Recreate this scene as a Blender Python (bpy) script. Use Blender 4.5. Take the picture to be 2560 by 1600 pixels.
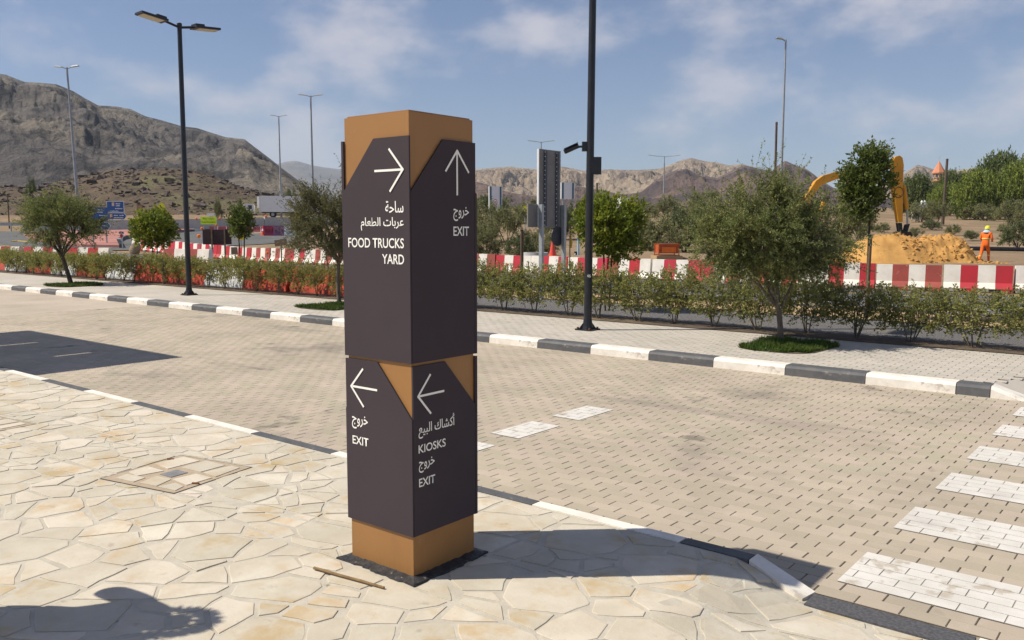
import bpy, bmesh, math, random
import numpy as np
from mathutils import Matrix, Vector

# ------------------------------------------------------------------ scene, camera, world, sun
for o in list(bpy.data.objects):
    bpy.data.objects.remove(o)
S = bpy.context.scene
COL = S.collection
RAD = math.radians

FPX, YAW, PITCH, ROLL, EYE = 2150.0, RAD(38.87), RAD(6.06), RAD(0.08), 1.65
_fw = Vector((-math.sin(YAW) * math.cos(PITCH), math.cos(YAW) * math.cos(PITCH), -math.sin(PITCH)))
_rt = Vector((math.cos(YAW), math.sin(YAW), 0))
_up = _rt.cross(_fw)
CR = _rt * math.cos(ROLL) + _up * math.sin(ROLL)
CU = _up * math.cos(ROLL) - _rt * math.sin(ROLL)
CF = _fw
FH = Vector((-math.sin(YAW), math.cos(YAW), 0))
RH = Vector((math.cos(YAW), math.sin(YAW), 0))
CP = Vector((0, 0, EYE))
cam_d = bpy.data.cameras.new('camera')
cam_d.sensor_width = 36.0
cam_d.lens = FPX / 2560.0 * 36.0
cam_d.clip_start, cam_d.clip_end = 0.05, 40000
cam = bpy.data.objects.new('camera', cam_d)
COL.objects.link(cam)
cam.matrix_world = Matrix(((CR.x, CU.x, -CF.x, 0), (CR.y, CU.y, -CF.y, 0), (CR.z, CU.z, -CF.z, EYE), (0, 0, 0, 1)))
S.camera = cam

SUN_EL = RAD(50.5)
SUN_DIR = Vector((0.743 * math.cos(SUN_EL), 0.669 * math.cos(SUN_EL), -math.sin(SUN_EL))).normalized()
world = bpy.data.worlds.new('World')
S.world = world
world.use_nodes = True
wn, wl = world.node_tree.nodes, world.node_tree.links
wn.clear()
w_out = wn.new('ShaderNodeOutputWorld')
w_bg = wn.new('ShaderNodeBackground')
w_bg.inputs[1].default_value = 0.068
sky = wn.new('ShaderNodeTexSky')
sky.sky_type = 'NISHITA'
sky.sun_disc = False
sky.sun_elevation = SUN_EL
sky.sun_rotation = RAD(228)
sky.air_density, sky.dust_density, sky.ozone_density, sky.altitude = 1.0, 0.25, 1.5, 300
tc = wn.new('ShaderNodeTexCoord')
CLOUD_OFF = (0.4, 1.9, 0.3)
sep = wn.new('ShaderNodeSeparateXYZ')
wl.new(tc.outputs['Generated'], sep.inputs[0])


def wmath(op, a, b=None, c=None):
    n = wn.new('ShaderNodeMath'); n.operation = op
    for i, x in enumerate((a, b, c)):
        if x is None: continue
        if isinstance(x, (int, float)): n.inputs[i].default_value = x
        else: wl.new(x, n.inputs[i])
    return n.outputs[0]


def wnoise(scale, detail, off, st=(1, 1, 2.3), rough=0.55):
    mp = wn.new('ShaderNodeMapping'); mp.inputs['Location'].default_value = off; mp.inputs['Scale'].default_value = st
    wl.new(tc.outputs['Generated'], mp.inputs[0])
    n = wn.new('ShaderNodeTexNoise'); n.inputs['Scale'].default_value = scale
    n.inputs['Detail'].default_value = detail; n.inputs['Roughness'].default_value = rough
    wl.new(mp.outputs[0], n.inputs['Vector'])
    return n.outputs[0]
n1 = wnoise(6.3, 8.0, CLOUD_OFF, (1, 1, 1.9))
n2 = wnoise(2.1, 3.0, (CLOUD_OFF[1], CLOUD_OFF[0], 0.7))
cl = wmath('ADD', wmath('MULTIPLY', n1, 0.66), wmath('MULTIPLY', n2, 0.44))
mr = wn.new('ShaderNodeMapRange'); mr.interpolation_type = 'SMOOTHSTEP'
mr.inputs[1].default_value, mr.inputs[2].default_value = 0.52, 0.70
mr.inputs[3].default_value, mr.inputs[4].default_value = 0.0, 0.74
wl.new(cl, mr.inputs[0])
hz = wn.new('ShaderNodeMapRange'); hz.interpolation_type = 'SMOOTHSTEP'
hz.inputs[1].default_value, hz.inputs[2].default_value = 0.0, 0.06
wl.new(sep.outputs[2], hz.inputs[0])
cfac = wmath('MULTIPLY', mr.outputs[0], hz.outputs[0])
mixc = wn.new('ShaderNodeMix'); mixc.data_type = 'RGBA'
wl.new(cfac, mixc.inputs[0])
tint = wn.new('ShaderNodeMix'); tint.data_type = 'RGBA'; tint.blend_type = 'MULTIPLY'; tint.inputs[0].default_value = 1.0
tint.inputs[7].default_value = (1.02, 0.97, 1.10, 1)
wl.new(sky.outputs[0], tint.inputs[6])
wl.new(tint.outputs[2], mixc.inputs[6])
mixc.inputs[7].default_value = (9.0, 8.4, 8.8, 1)
wl.new(mixc.outputs[2], w_bg.inputs[0])
wl.new(w_bg.outputs[0], w_out.inputs[0])

sun_d = bpy.data.lights.new('sun', 'SUN')
sun_d.energy = 5.0
sun_d.angle = RAD(0.53)
sun_d.color = (1.0, 0.92, 0.79)
sun = bpy.data.objects.new('sun', sun_d)
COL.objects.link(sun)
sun.rotation_euler = SUN_DIR.to_track_quat('-Z', 'Y').to_euler()
sun.location = (0, 0, 60)

S.render.engine = 'CYCLES'
S.view_settings.view_transform = 'Standard'
S.view_settings.look = 'None'
S.view_settings.exposure = 0.30
S.view_settings.gamma = 1.0
S.view_settings.use_curve_mapping = False
S.cycles.use_denoising = True
S.cycles.max_bounces = 4
S.cycles.use_adaptive_sampling = True
S.cycles.adaptive_threshold = 0.015
S.cycles.transparent_max_bounces = 6
S.cycles.volume_bounces = 0
random.seed(7)

# ------------------------------------------------------------------ helpers
def zt(d):
    """ground height against horizontal distance in the viewing direction: the land rises away from the road"""
    return float(np.interp(d, [-500, 44, 52, 56, 80, 115, 200, 400, 1000, 9000], [0, 0, .35, .55, 1.5, 3.1, 6.5, 11, 18, 30]))
def ztn(d):
    return np.interp(d, [-500, 44, 52, 56, 80, 115, 200, 400, 1000, 9000], [0, 0, .35, .55, 1.5, 3.1, 6.5, 11, 18, 30])
def depth(x, y):
    return x * FH.x + y * FH.y
def ray(px, py):
    return CF + CR * ((px - 1280) / FPX) - CU * ((py - 800) / FPX)
def at(px, py, d):
    """world point seen at photo pixel (px, py), d metres ahead"""
    v = ray(px, py)
    return CP + v * (d / v.dot(FH))
def on(px, d, dz=0.0):
    """ground point under photo column px, d metres ahead"""
    p = at(px, 560, d)
    return Vector((p.x, p.y, zt(d) + dz))
def spot(px, py, dz=0.0):
    """ground point seen at photo pixel"""
    v = ray(px, py)
    k = v.dot(FH)
    d = 10.0
    while d < 3000:
        p = CP + v * (d / k)
        if p.z <= zt(d) + dz: return p
        d += max(0.05, d * 0.002)
    return CP + v * (d / k)
def zpx(py, d):
    return at(1280, py, d).z
def mpp(d):
    return d / FPX
def x_on(px, y):
    v = ray(px, 700)
    return CP.x + v.x * (y - CP.y) / v.y

def hsh(ix, iy, seed):
    h = (ix.astype(np.int64) * 374761393 + iy.astype(np.int64) * 668265263 + seed * 69069) & 0xFFFFFFFF
    h = ((h ^ (h >> 13)) * 1274126177) & 0xFFFFFFFF
    h = h ^ (h >> 16)
    return (h & 0xFFFF) / 65535.0
def vnoise(x, y, seed=0):
    x = np.asarray(x, float); y = np.asarray(y, float)
    ix, iy = np.floor(x), np.floor(y)
    fx, fy = x - ix, y - iy
    fx, fy = fx * fx * (3 - 2 * fx), fy * fy * (3 - 2 * fy)
    a, b = hsh(ix, iy, seed), hsh(ix + 1, iy, seed)
    c, d = hsh(ix, iy + 1, seed), hsh(ix + 1, iy + 1, seed)
    return (a * (1 - fx) + b * fx) * (1 - fy) + (c * (1 - fx) + d * fx) * fy
def fbm(x, y, seed=0, oct=5, ridged=False, rough=0.5):
    s, a, t = 0.0, 1.0, 0.0
    for k in range(oct):
        n = vnoise(x * 2 ** k + 17.3 * k, y * 2 ** k - 9.1 * k, seed + k)
        if ridged: n = 1 - np.abs(2 * n - 1)
        s = s + a * n; t += a; a *= rough
    return s / t

# ---- materials
MATS = {}
def mat(name, col, col2=None, rough=0.8, scale=6.0, detail=5.0, bump=0.0, bscale=None, bdist=0.01, metal=0.0, spec=0.4,
        rand=0.0, island=0.0, world=False, thresh=None, stretch=None, layers=(), emit=None):
    """procedural Principled material: two tones mixed by noise, optional per-object / per-leaf variation, optional bump"""
    if name in MATS: return MATS[name]
    m = bpy.data.materials.new(name); MATS[name] = m
    m.use_nodes = True
    n, l = m.node_tree.nodes, m.node_tree.links
    b = n['Principled BSDF']
    b.inputs['Roughness'].default_value = rough
    b.inputs['Metallic'].default_value = metal
    b.inputs['Specular IOR Level'].default_value = spec
    if world:
        v = n.new('ShaderNodeNewGeometry').outputs['Position']
    else:
        v = n.new('ShaderNodeTexCoord').outputs['Object']
    if stretch:
        mp = n.new('ShaderNodeMapping'); mp.inputs['Scale'].default_value = stretch
        l.new(v, mp.inputs[0]); v = mp.outputs[0]
    def noise(sc, de=detail, ro=0.6):
        nonlocal v
        t = n.new('ShaderNodeTexNoise'); t.inputs['Scale'].default_value = sc
        t.inputs['Detail'].default_value = de; t.inputs['Roughness'].default_value = ro
        l.new(v, t.inputs['Vector']); return t.outputs[0]
    def ramp(src, lo, hi):
        r = n.new('ShaderNodeMapRange'); r.interpolation_type = 'SMOOTHSTEP'
        r.inputs[1].default_value, r.inputs[2].default_value = lo, hi
        l.new(src, r.inputs[0]); return r.outputs[0]
    def mix(fac, a, c, mode='MIX'):
        x = n.new('ShaderNodeMix'); x.data_type = 'RGBA'; x.blend_type = mode
        if isinstance(fac, float): x.inputs[0].default_value = fac
        else: l.new(fac, x.inputs[0])
        for i, q in ((6, a), (7, c)):
            if isinstance(q, tuple): x.inputs[i].default_value = (*q[:3], 1)
            else: l.new(q, x.inputs[i])
        return x.outputs[2]
    if col2 is None: col2 = tuple(c * 0.8 for c in col)
    lo, hi = thresh or (0.32, 0.68)
    c = mix(ramp(noise(scale), lo, hi), col, col2)
    for (lc, lsc, llo, lhi, lam, *lst) in layers:                       # stains, lichens, dust with a shape of their own
        v0 = v
        if lst:
            mp2 = n.new('ShaderNodeMapping'); mp2.inputs['Scale'].default_value = lst[0]; l.new(v, mp2.inputs[0]); v = mp2.outputs[0]
        f = ramp(noise(lsc, 4.0), llo, lhi); v = v0
        g = n.new('ShaderNodeMath'); g.operation = 'MULTIPLY'; g.inputs[1].default_value = lam
        l.new(f, g.inputs[0]); c = mix(g.outputs[0], c, lc)
    if rand or island:
        src = n.new('ShaderNodeObjectInfo').outputs['Random'] if rand else n.new('ShaderNodeNewGeometry').outputs['Random Per Island']
        am = rand or island
        r = n.new('ShaderNodeMapRange'); r.inputs[3].default_value, r.inputs[4].default_value = 1 - am, 1 + am
        l.new(src, r.inputs[0])
        hs = n.new('ShaderNodeHueSaturation'); l.new(c, hs.inputs['Color']); l.new(r.outputs[0], hs.inputs['Value'])
        h2 = n.new('ShaderNodeMath'); h2.operation = 'MULTIPLY_ADD'; h2.inputs[1].default_value = -0.035 if island else -0.01
        h2.inputs[2].default_value = 0.518 if island else 0.505
        l.new(src, h2.inputs[0]); l.new(h2.outputs[0], hs.inputs['Hue'])
        c = hs.outputs[0]
    l.new(c, b.inputs['Base Color'])
    if bump:
        bp = n.new('ShaderNodeBump'); bp.inputs['Strength'].default_value = bump; bp.inputs['Distance'].default_value = bdist
        l.new(noise(bscale or scale * 4, 8.0, 0.65), bp.inputs['Height']); l.new(bp.outputs[0], b.inputs['Normal'])
    if emit:
        b.inputs['Emission Color'].default_value = (*emit[0], 1); b.inputs['Emission Strength'].default_value = emit[1]
    return m
def leafmat(name, a, b2, trans=0.25, island=0.35):
    if name in MATS: return MATS[name]
    m = mat(name, a, b2, rough=0.55, scale=1.7, detail=2, spec=0.3, island=island)
    n, l = m.node_tree.nodes, m.node_tree.links
    bs = n['Principled BSDF']; out = n['Material Output']
    src = bs.inputs['Base Color'].links[0].from_socket
    tr = n.new('ShaderNodeBsdfTranslucent'); l.new(src, tr.inputs[0])
    mx = n.new('ShaderNodeMixShader'); mx.inputs[0].default_value = trans
    l.new(bs.outputs[0], mx.inputs[1]); l.new(tr.outputs[0], mx.inputs[2]); l.new(mx.outputs[0], out.inputs[0])
    return m

# ---- mesh building
class MB:
    def __init__(s): s.v, s.f, s.m = [], [], []
    def add(s, vs, fs, m=0):
        o = len(s.v); s.v += [tuple(p) for p in vs]
        for f in fs: s.f.append(tuple(i + o for i in f)); s.m.append(m)
        return s
    def poly(s, pts, m=0): return s.add(pts, [tuple(range(len(pts)))], m)
    def box(s, c, size, rz=0.0, m=0, rx=0.0, ry=0.0, top=1.0):
        R = (Matrix.Rotation(rz, 3, 'Z') @ Matrix.Rotation(ry, 3, 'Y') @ Matrix.Rotation(rx, 3, 'X'))
        c = Vector(c); vs = []
        for z in (-1, 1):
            k = top if z > 0 else 1.0
            for x, y in ((-1, -1), (1, -1), (1, 1), (-1, 1)):
                vs.append(c + R @ Vector((x * size[0] / 2 * k, y * size[1] / 2 * k, z * size[2] / 2)))
        return s.add(vs, [(3, 2, 1, 0), (4, 5, 6, 7), (0, 1, 5, 4), (1, 2, 6, 5), (2, 3, 7, 6), (3, 0, 4, 7)], m)
    def cyl(s, p0, p1, r0, r1=None, n=12, m=0, caps=True):
        p0, p1 = Vector(p0), Vector(p1); r1 = r0 if r1 is None else r1
        d = (p1 - p0).normalized(); a = d.orthogonal().normalized(); b = d.cross(a)
        vs = []
        for p, r in ((p0, r0), (p1, r1)):
            for k in range(n):
                t = 2 * math.pi * k / n; vs.append(p + (a * math.cos(t) + b * math.sin(t)) * r)
        fs = [(k, (k + 1) % n, n + (k + 1) % n, n + k) for k in range(n)]
        if caps: fs += [tuple(range(n - 1, -1, -1)), tuple(range(n, 2 * n))]
        return s.add(vs, fs, m)
    def lathe(s, c, prof, n=20, m=0, axis='Z'):
        c = Vector(c); vs, fs = [], []
        for r, z in prof:
            for k in range(n):
                t = 2 * math.pi * k / n; vs.append(c + Vector((r * math.cos(t), r * math.sin(t), z)))
        for i in range(len(prof) - 1):
            for k in range(n):
                k2 = (k + 1) % n; fs.append((i * n + k, i * n + k2, (i + 1) * n + k2, (i + 1) * n + k))
        fs += [tuple(range(n - 1, -1, -1)), tuple(range((len(prof) - 1) * n, len(prof) * n))]
        return s.add(vs, fs, m)
    def prism(s, pts, vec, m=0):
        n = len(pts); vec = Vector(vec); pts = [Vector(p) for p in pts]
        vs = pts + [p + vec for p in pts]
        fs = [tuple(range(n - 1, -1, -1)), tuple(range(n, 2 * n))] + [(i, (i + 1) % n, n + (i + 1) % n, n + i) for i in range(n)]
        return s.add(vs, fs, m)
    def mesh(s, name, mats, smooth=False, fix=True):
        me = bpy.data.meshes.new(name); me.from_pydata(s.v, [], s.f)
        for m in (mats if isinstance(mats, (list, tuple)) else [mats]): me.materials.append(m)
        me.polygons.foreach_set('material_index', s.m)
        if fix:
            bm = bmesh.new(); bm.from_mesh(me); bmesh.ops.recalc_face_normals(bm, faces=bm.faces); bm.to_mesh(me); bm.free()
        if smooth:
            me.polygons.foreach_set('use_smooth', [True] * len(me.polygons)); me.set_sharp_from_angle(angle=RAD(38))
        me.update(); return me
    def build(s, name, mats, parent=None, loc=None, smooth=False, fix=True):
        return obj(name, s.mesh(name, mats, smooth, fix), parent, loc)
def obj(name, me, parent=None, loc=None):
    o = bpy.data.objects.new(name, me); COL.objects.link(o)
    if parent: o.parent = parent
    if loc is not None: o.location = loc
    return o
def tag(o, label=None, cat=None, group=None, kind=None):
    if label: o['label'] = label
    if cat: o['category'] = cat
    if group: o['group'] = group
    if kind: o['kind'] = kind
    return o
def thing(name, label, cat, loc=(0, 0, 0), rz=0.0, group=None, kind=None):
    o = bpy.data.objects.new(name, None); COL.objects.link(o)
    o.empty_display_size = 0.1; o.location = loc; o.rotation_euler = (0, 0, rz)
    return tag(o, label, cat, group, kind)
def npmesh(name, V, F, mats, smooth=False):
    """mesh from numpy arrays, F quads (n,4) or tris"""
    me = bpy.data.meshes.new(name); V = np.asarray(V, np.float32); F = np.asarray(F, np.int32); k = F.shape[1]
    me.vertices.add(len(V)); me.vertices.foreach_set('co', V.ravel())
    me.loops.add(F.size); me.loops.foreach_set('vertex_index', F.ravel())
    me.polygons.add(len(F)); me.polygons.foreach_set('loop_start', np.arange(0, F.size, k, dtype=np.int32))
    me.polygons.foreach_set('loop_total', np.full(len(F), k, np.int32))
    me.polygons.foreach_set('use_smooth', np.full(len(F), bool(smooth)))
    for m in (mats if isinstance(mats, (list, tuple)) else [mats]): me.materials.append(m)
    me.update(calc_edges=True); me.validate(); return me
def grid_faces(nu, nv):
    i = np.arange((nu - 1) * (nv - 1)); a = i // (nv - 1) * nv + i % (nv - 1)
    return np.stack([a, a + nv, a + nv + 1, a + 1], 1)
ORD = ['first', 'second', 'third', 'fourth', 'fifth', 'sixth', 'seventh', 'eighth', 'ninth', 'tenth', 'eleventh', 'twelfth', 'thirteenth', 'fourteenth',
       'fifteenth', 'sixteenth', 'seventeenth', 'eighteenth', 'nineteenth', 'twentieth', 'twenty-first', 'twenty-second', 'twenty-third', 'twenty-fourth',
       'twenty-fifth', 'twenty-sixth', 'twenty-seventh', 'twenty-eighth', 'twenty-ninth', 'thirtieth', 'thirty-first', 'thirty-second', 'thirty-third']

# ---- text
AR = {'ا': (0xFE8D, 2), 'أ': (0xFE83, 2), 'ب': (0xFE8F, 4), 'ة': (0xFE93, 2), 'ت': (0xFE95, 4), 'ج': (0xFE9D, 4), 'ح': (0xFEA1, 4), 'خ': (0xFEA5, 4),
      'ر': (0xFEAD, 2), 'س': (0xFEB1, 4), 'ش': (0xFEB5, 4), 'ط': (0xFEC1, 4), 'ع': (0xFEC9, 4), 'ف': (0xFED1, 4), 'ق': (0xFED5, 4), 'ك': (0xFED9, 4),
      'ل': (0xFEDD, 4), 'م': (0xFEE1, 4), 'ن': (0xFEE5, 4), 'و': (0xFEED, 2), 'ي': (0xFEF1, 4)}
def arabic(w):
    out = []
    for i, ch in enumerate(w):
        if ch not in AR: out.append(ch); continue
        b, n = AR[ch]
        prev = i > 0 and w[i - 1] in AR and AR[w[i - 1]][1] == 4
        nxt = n == 4 and i + 1 < len(w) and w[i + 1] in AR
        out.append(chr(b + (3 if prev and nxt else 2 if nxt else 1 if prev else 0)))
    return ''.join(reversed(out))
def text_mesh(body, bold=0.012):
    c = bpy.data.curves.new('lettering', 'FONT'); c.body = body; c.size = 1; c.offset = bold; c.resolution_u = 4
    o = bpy.data.objects.new('lettering', c); COL.objects.link(o)
    dg = bpy.context.evaluated_depsgraph_get()
    me = bpy.data.meshes.new_from_object(o.evaluated_get(dg))
    bpy.data.objects.remove(o); bpy.data.curves.remove(c)
    return me
def lettering(body, origin, udir, width, height, m, parent, bold=0.012, vdir=(0, 0, 1)):
    """flat print: the text's bounding box fills width x height from its lower corner at origin"""
    me = text_mesh(body, bold); n = len(me.vertices)
    co = np.empty(n * 3, np.float32); me.vertices.foreach_get('co', co); co = co.reshape(-1, 3)
    lo, hi = co.min(0), co.max(0)
    u = (co[:, 0] - lo[0]) / (hi[0] - lo[0]) * width; v = (co[:, 1] - lo[1]) / (hi[1] - lo[1]) * height
    P = np.array(origin)[None] + u[:, None] * np.array(udir)[None] + v[:, None] * np.array(vdir)[None]
    me.vertices.foreach_set('co', P.astype(np.float32).ravel()); me.materials.clear(); me.materials.append(m); me.update()
    return obj('lettering', me, parent)

# ---- common materials
M_white = mat('white_paint', (.80, .78, .73), (.66, .63, .57), rough=.6, scale=3, layers=[((.45, .40, .32), 9, .62, .8, .5)], bump=.15, bscale=60, bdist=.002)
M_kdark = mat('dark_kerb_paint', (.075, .078, .085), (.11, .11, .112), rough=.65, scale=5, layers=[((.30, .27, .23), 11, .60, .72, .6)], bump=.2, bscale=70, bdist=.002)
M_kwhite = mat('white_kerb_paint', (.78, .74, .67), (.64, .60, .53), rough=.65, scale=4, layers=[((.36, .31, .25), 7, .57, .70, .6), ((.15, .14, .13), 9, .64, .72, .5)], bump=.2, bscale=70, bdist=.002)
M_black = mat('black_metal', (.008, .009, .014), (.014, .015, .02), rough=.35, scale=8, spec=.5)
M_galv = mat('galvanised_steel', (.42, .45, .47), (.34, .37, .39), rough=.45, scale=12, metal=.35)
M_red = mat('red_barrier_paint', (.50, .025, .045), (.40, .03, .045), rough=.6, scale=2.5, layers=[((.62, .30, .27), 4, .60, .8, .55)], rand=.12)
M_redbrown = mat('faded_red_paint', (.36, .07, .055), (.28, .06, .05), rough=.7, scale=3, layers=[((.6, .5, .45), 7, .64, .75, .6)], rand=.1)
M_bwhite = mat('white_barrier_paint', (.80, .77, .70), (.68, .64, .57), rough=.65, scale=2.5, layers=[((.38, .33, .27), 6, .62, .8, .45)], rand=.06)
M_conc = mat('concrete', (.46, .47, .475), (.39, .40, .405), rough=.9, scale=3, bump=.2)
M_wood = mat('weathered_wood', (.12, .085, .06), (.07, .05, .036), rough=.85, scale=5, stretch=(6, 6, .6), bump=.4)
M_letter = mat('sign_white', (.86, .85, .80), (.84, .83, .78), rough=.5)
M_sletter = mat('sign_lettering', (.86, .85, .80), (.84, .83, .78), rough=.5)
M_yellow = mat('safety_yellow', (.78, .72, .02), (.72, .66, .02), rough=.5)
M_orange = mat('safety_orange', (.85, .20, .02), (.75, .17, .02), rough=.55)

# ------------------------------------------------------------------ ground
def make_ground():
    du = np.concatenate([np.arange(-40, 13, 2.5), np.arange(13, 60, .6), np.arange(60, 140, 2.5), np.geomspace(140, 6400, 60)])
    s = np.concatenate([np.linspace(0, 45, 46), np.geomspace(47, 6400, 50)])
    ru = np.concatenate([-s[:0:-1], s])
    D, R = np.meshgrid(du, ru, indexing='ij')
    X = R * RH.x + D * FH.x; Y = R * RH.y + D * FH.y
    Z = ztn(D) - 0.03
    Z += (fbm(X / 9, Y / 9, 3, 4) - .5) * np.clip((Y - 27) / 8, 0, 1) * .5 * np.clip((400 - D) / 300, 0, 1)
    p1 = on(1600, 37)                                        # spoil heaped behind the barriers
    Z += .62 * np.exp(-(((R - (p1 - CP).dot(RH)) / 7.0) ** 2 + ((D - 38.5) / 5.0) ** 2)) * np.clip((Y - 25.8) / 2, 0, 1)
    Z = np.where(Y < 13.4, -0.32, Z)
    V = np.stack([X, Y, Z], -1).reshape(-1, 3)
    m = mat('desert_soil', (.27, .195, .125), (.20, .145, .095), rough=1, scale=.22, world=True, spec=.1, bump=.6, bscale=2.2, bdist=.12,
            layers=[((.40, .30, .185), .5, .52, .75, .7), ((.16, .15, .08), .09, .52, .7, .55)])
    o = obj('ground', npmesh('ground', V, grid_faces(*D.shape), m, True))
    tag(o, 'brown desert soil rising gently behind the barriers', kind='structure')
make_ground()
def ground_z(x, y):
    return zt(depth(x, y))
def strip(name, x0, x1, y0, y1, off, m, label, nx=80, ny=6, kind='structure'):
    xs, ys = np.linspace(x0, x1, nx), np.linspace(y0, y1, ny)
    X, Y = np.meshgrid(xs, ys, indexing='ij'); Z = ztn(X * FH.x + Y * FH.y) + off
    return tag(obj(name, npmesh(name, np.stack([X, Y, Z], -1).reshape(-1, 3), grid_faces(nx, ny), m, True)), label, kind=kind)

M_asph = mat('asphalt', (.085, .088, .09), (.115, .115, .112), rough=.9, scale=.6, world=True, bump=.35, bscale=90, bdist=.006, layers=[((.17, .15, .12), .8, .55, .75, .5)])
M_gravel = mat('grey_gravel', (.20, .19, .185), (.10, .097, .095), rough=1, scale=26, world=True, bump=1, bscale=30, bdist=.05, layers=[((.34, .28, .19), .9, .58, .75, .45)])
M_sand = mat('yellow_sand', (.53, .30, .10), (.43, .235, .075), rough=1, scale=1.4, spec=.1, bump=.6, bscale=14, bdist=.05, layers=[((.26, .14, .05), 2.2, .60, .74, .5)])
M_bed = mat('dark_bed_soil', (.075, .055, .04), (.12, .09, .06), rough=1, scale=5, world=True, bump=.8, bscale=24, bdist=.03, layers=[((.30, .21, .11), .7, .5, .7, .5)])
strip('gravel_verge', -60, 14, 13.6, 16.3, .0, M_gravel, 'grey gravel verge behind the hedge')
strip('sand_verge', -60, 14, 16.25, 18.3, .012, mat('sandy_verge', (.42, .30, .16), (.33, .235, .13), rough=1, scale=.9, world=True, bump=.5, bscale=10, bdist=.04), 'sandy shoulder between gravel and asphalt')
strip('carriageway', -70, 16, 18.2, 24.2, .016, M_asph, 'grey asphalt carriageway in front of the barrier row')
strip('planting_bed', -60, 14, 12.98, 13.75, .01, M_bed, 'narrow strip of dark soil under the hedge')
M_yline = mat('yellow_line_paint', (.62, .42, .06), (.45, .33, .08), rough=.8, scale=6, world=True)
M_wline = mat('white_line_paint', (.62, .60, .56), (.42, .40, .37), rough=.8, scale=6, world=True)
strip('road_line', -70, 16, 18.62, 18.74, .022, M_yline, 'yellow edge line on the near side of the asphalt')
strip('road_line', -70, 16, 22.55, 22.66, .022, M_yline, 'yellow edge line by the foot of the barriers')
strip('road_line', -70, 16, 19.5, 19.58, .022, M_wline, 'thin white line on the asphalt carriageway')

# far left: junction asphalt and red paved island
def sheet(name, px, off, m, label, parent=None, kind='structure', thick=0):
    pts = [spot(a, b) for a, b in px]
    # triangulated on a fine grid so that it follows the rising ground
    P = np.array([(p.x, p.y) for p in pts]); lo, hi = P.min(0), P.max(0)
    bm = bmesh.new(); vs = [bm.verts.new((x, y, 0)) for x, y in P]; bm.faces.new(vs)
    for ax in (0, 1):
        st = 2.5
        c = lo[ax] + st
        while c < hi[ax]:
            co = [0, 0, 0]; co[ax] = c; no = [0, 0, 0]; no[ax] = 1
            bmesh.ops.bisect_plane(bm, geom=bm.verts[:] + bm.edges[:] + bm.faces[:], plane_co=co, plane_no=no); c += st
    for v in bm.verts: v.co.z = zt(depth(v.co.x, v.co.y)) + off
    if thick:
        r = bmesh.ops.extrude_face_region(bm, geom=bm.faces[:])
        for v in [g for g in r['geom'] if isinstance(g, bmesh.types.BMVert)]: v.co.z -= thick
    bmesh.ops.recalc_face_normals(bm, faces=bm.faces)
    me = bpy.data.meshes.new(name); bm.to_mesh(me); bm.free(); me.materials.append(m)
    if not thick:
        for p in me.polygons:
            if p.normal.z < 0: p.flip()
    return tag(obj(name, me, parent), label, kind=kind)
sheet('junction_road', [(-500, 640), (-100, 628), (340, 626), (640, 612), (760, 604), (760, 582), (560, 575.5), (300, 579), (-500, 579)], .02, M_asph, 'grey asphalt junction behind the left barriers')
M_redpave = mat('red_block_paving', (.42, .19, .155), (.34, .15, .125), rough=.9, scale=.5, world=True, bump=.3, bscale=30)
sheet('traffic_island', [(60, 590), (80, 601), (120, 610), (205, 617.5), (303, 619.5), (297, 606), (306, 600), (350, 590.5), (504, 577.5), (504, 576), (345, 577.8), (266, 579.5), (150, 584)], .16, M_redpave, 'flat red paved traffic island at the junction', thick=.2)
def island_kerb():
    ln = [(303, 620.5), (296, 606), (306, 600), (350, 590.5), (420, 584), (504, 577.5)]
    pts = [spot(a, b) for a, b in ln]; mb = MB(); k = 0
    for a, b in zip(pts, pts[1:]):
        n = max(1, int((b - a).length / 1.2))
        for i in range(n):
            p, q = a.lerp(b, i / n), a.lerp(b, (i + 1) / n)
            c = (p + q) / 2; d = q - p
            mb.box((c.x, c.y, zt(depth(c.x, c.y)) + .1), (d.length, .22, .26), math.atan2(d.y, d.x), m=0 if k % 6 < 5 else 1); k += 1
    tag(mb.build('island_kerb', [M_kdark, M_kwhite]), 'dark kerb edging the red traffic island', kind='structure')
island_kerb()
ysw = MB()
for i in range(10):
    a, b = spot(30 + i * 4.5, 603.5 + abs(i - 3) * .5), spot(34.5 + i * 4.5, 603.5 + abs(i - 2) * .5)
    ysw.cyl((a.x, a.y, a.z + .03), (b.x, b.y, b.z + .03), .07, n=4)
tag(ysw.build('road_line', M_yline), 'curved yellow line on the junction asphalt', kind='structure')

# ------------------------------------------------------------------ paved road
M_paver = mat('road_paver', (.425, .368, .288), (.36, .312, .245), rough=.85, scale=.9, world=True, spec=.25, bump=.25, bscale=160, bdist=.003, island=.085,
              layers=[((.17, .15, .13), .42, .57, .70, .62), ((.48, .42, .34), 2.3, .58, .75, .5), ((.20, .175, .15), .55, .60, .70, .45, (.22, 1.6, 1)), ((.12, .105, .09), 1.3, .64, .72, .65)])
M_paver1 = mat('road_paver_single', (.425, .368, .288), (.36, .312, .245), rough=.85, scale=.9, world=True, spec=.25, bump=.25, bscale=160, bdist=.003, rand=.085,
               layers=[((.17, .15, .13), .42, .57, .70, .62), ((.48, .42, .34), 2.3, .58, .75, .5), ((.20, .175, .15), .55, .60, .70, .45, (.22, 1.6, 1)), ((.12, .105, .09), 1.3, .64, .72, .65)])
M_walk = mat('walk_paver', (.46, .425, .37), (.41, .38, .33), rough=.88, scale=1.1, world=True, spec=.25, bump=.2, bscale=160, bdist=.003, island=.07)
M_walk1 = mat('walk_paver_single', (.46, .425, .37), (.41, .38, .33), rough=.88, scale=1.1, world=True, spec=.25, bump=.2, bscale=160, bdist=.003, rand=.07)
M_fill = mat('joint_fill_sand', (.36, .315, .25), (.18, .155, .13), rough=1, scale=3.5, detail=8, world=True)
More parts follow.
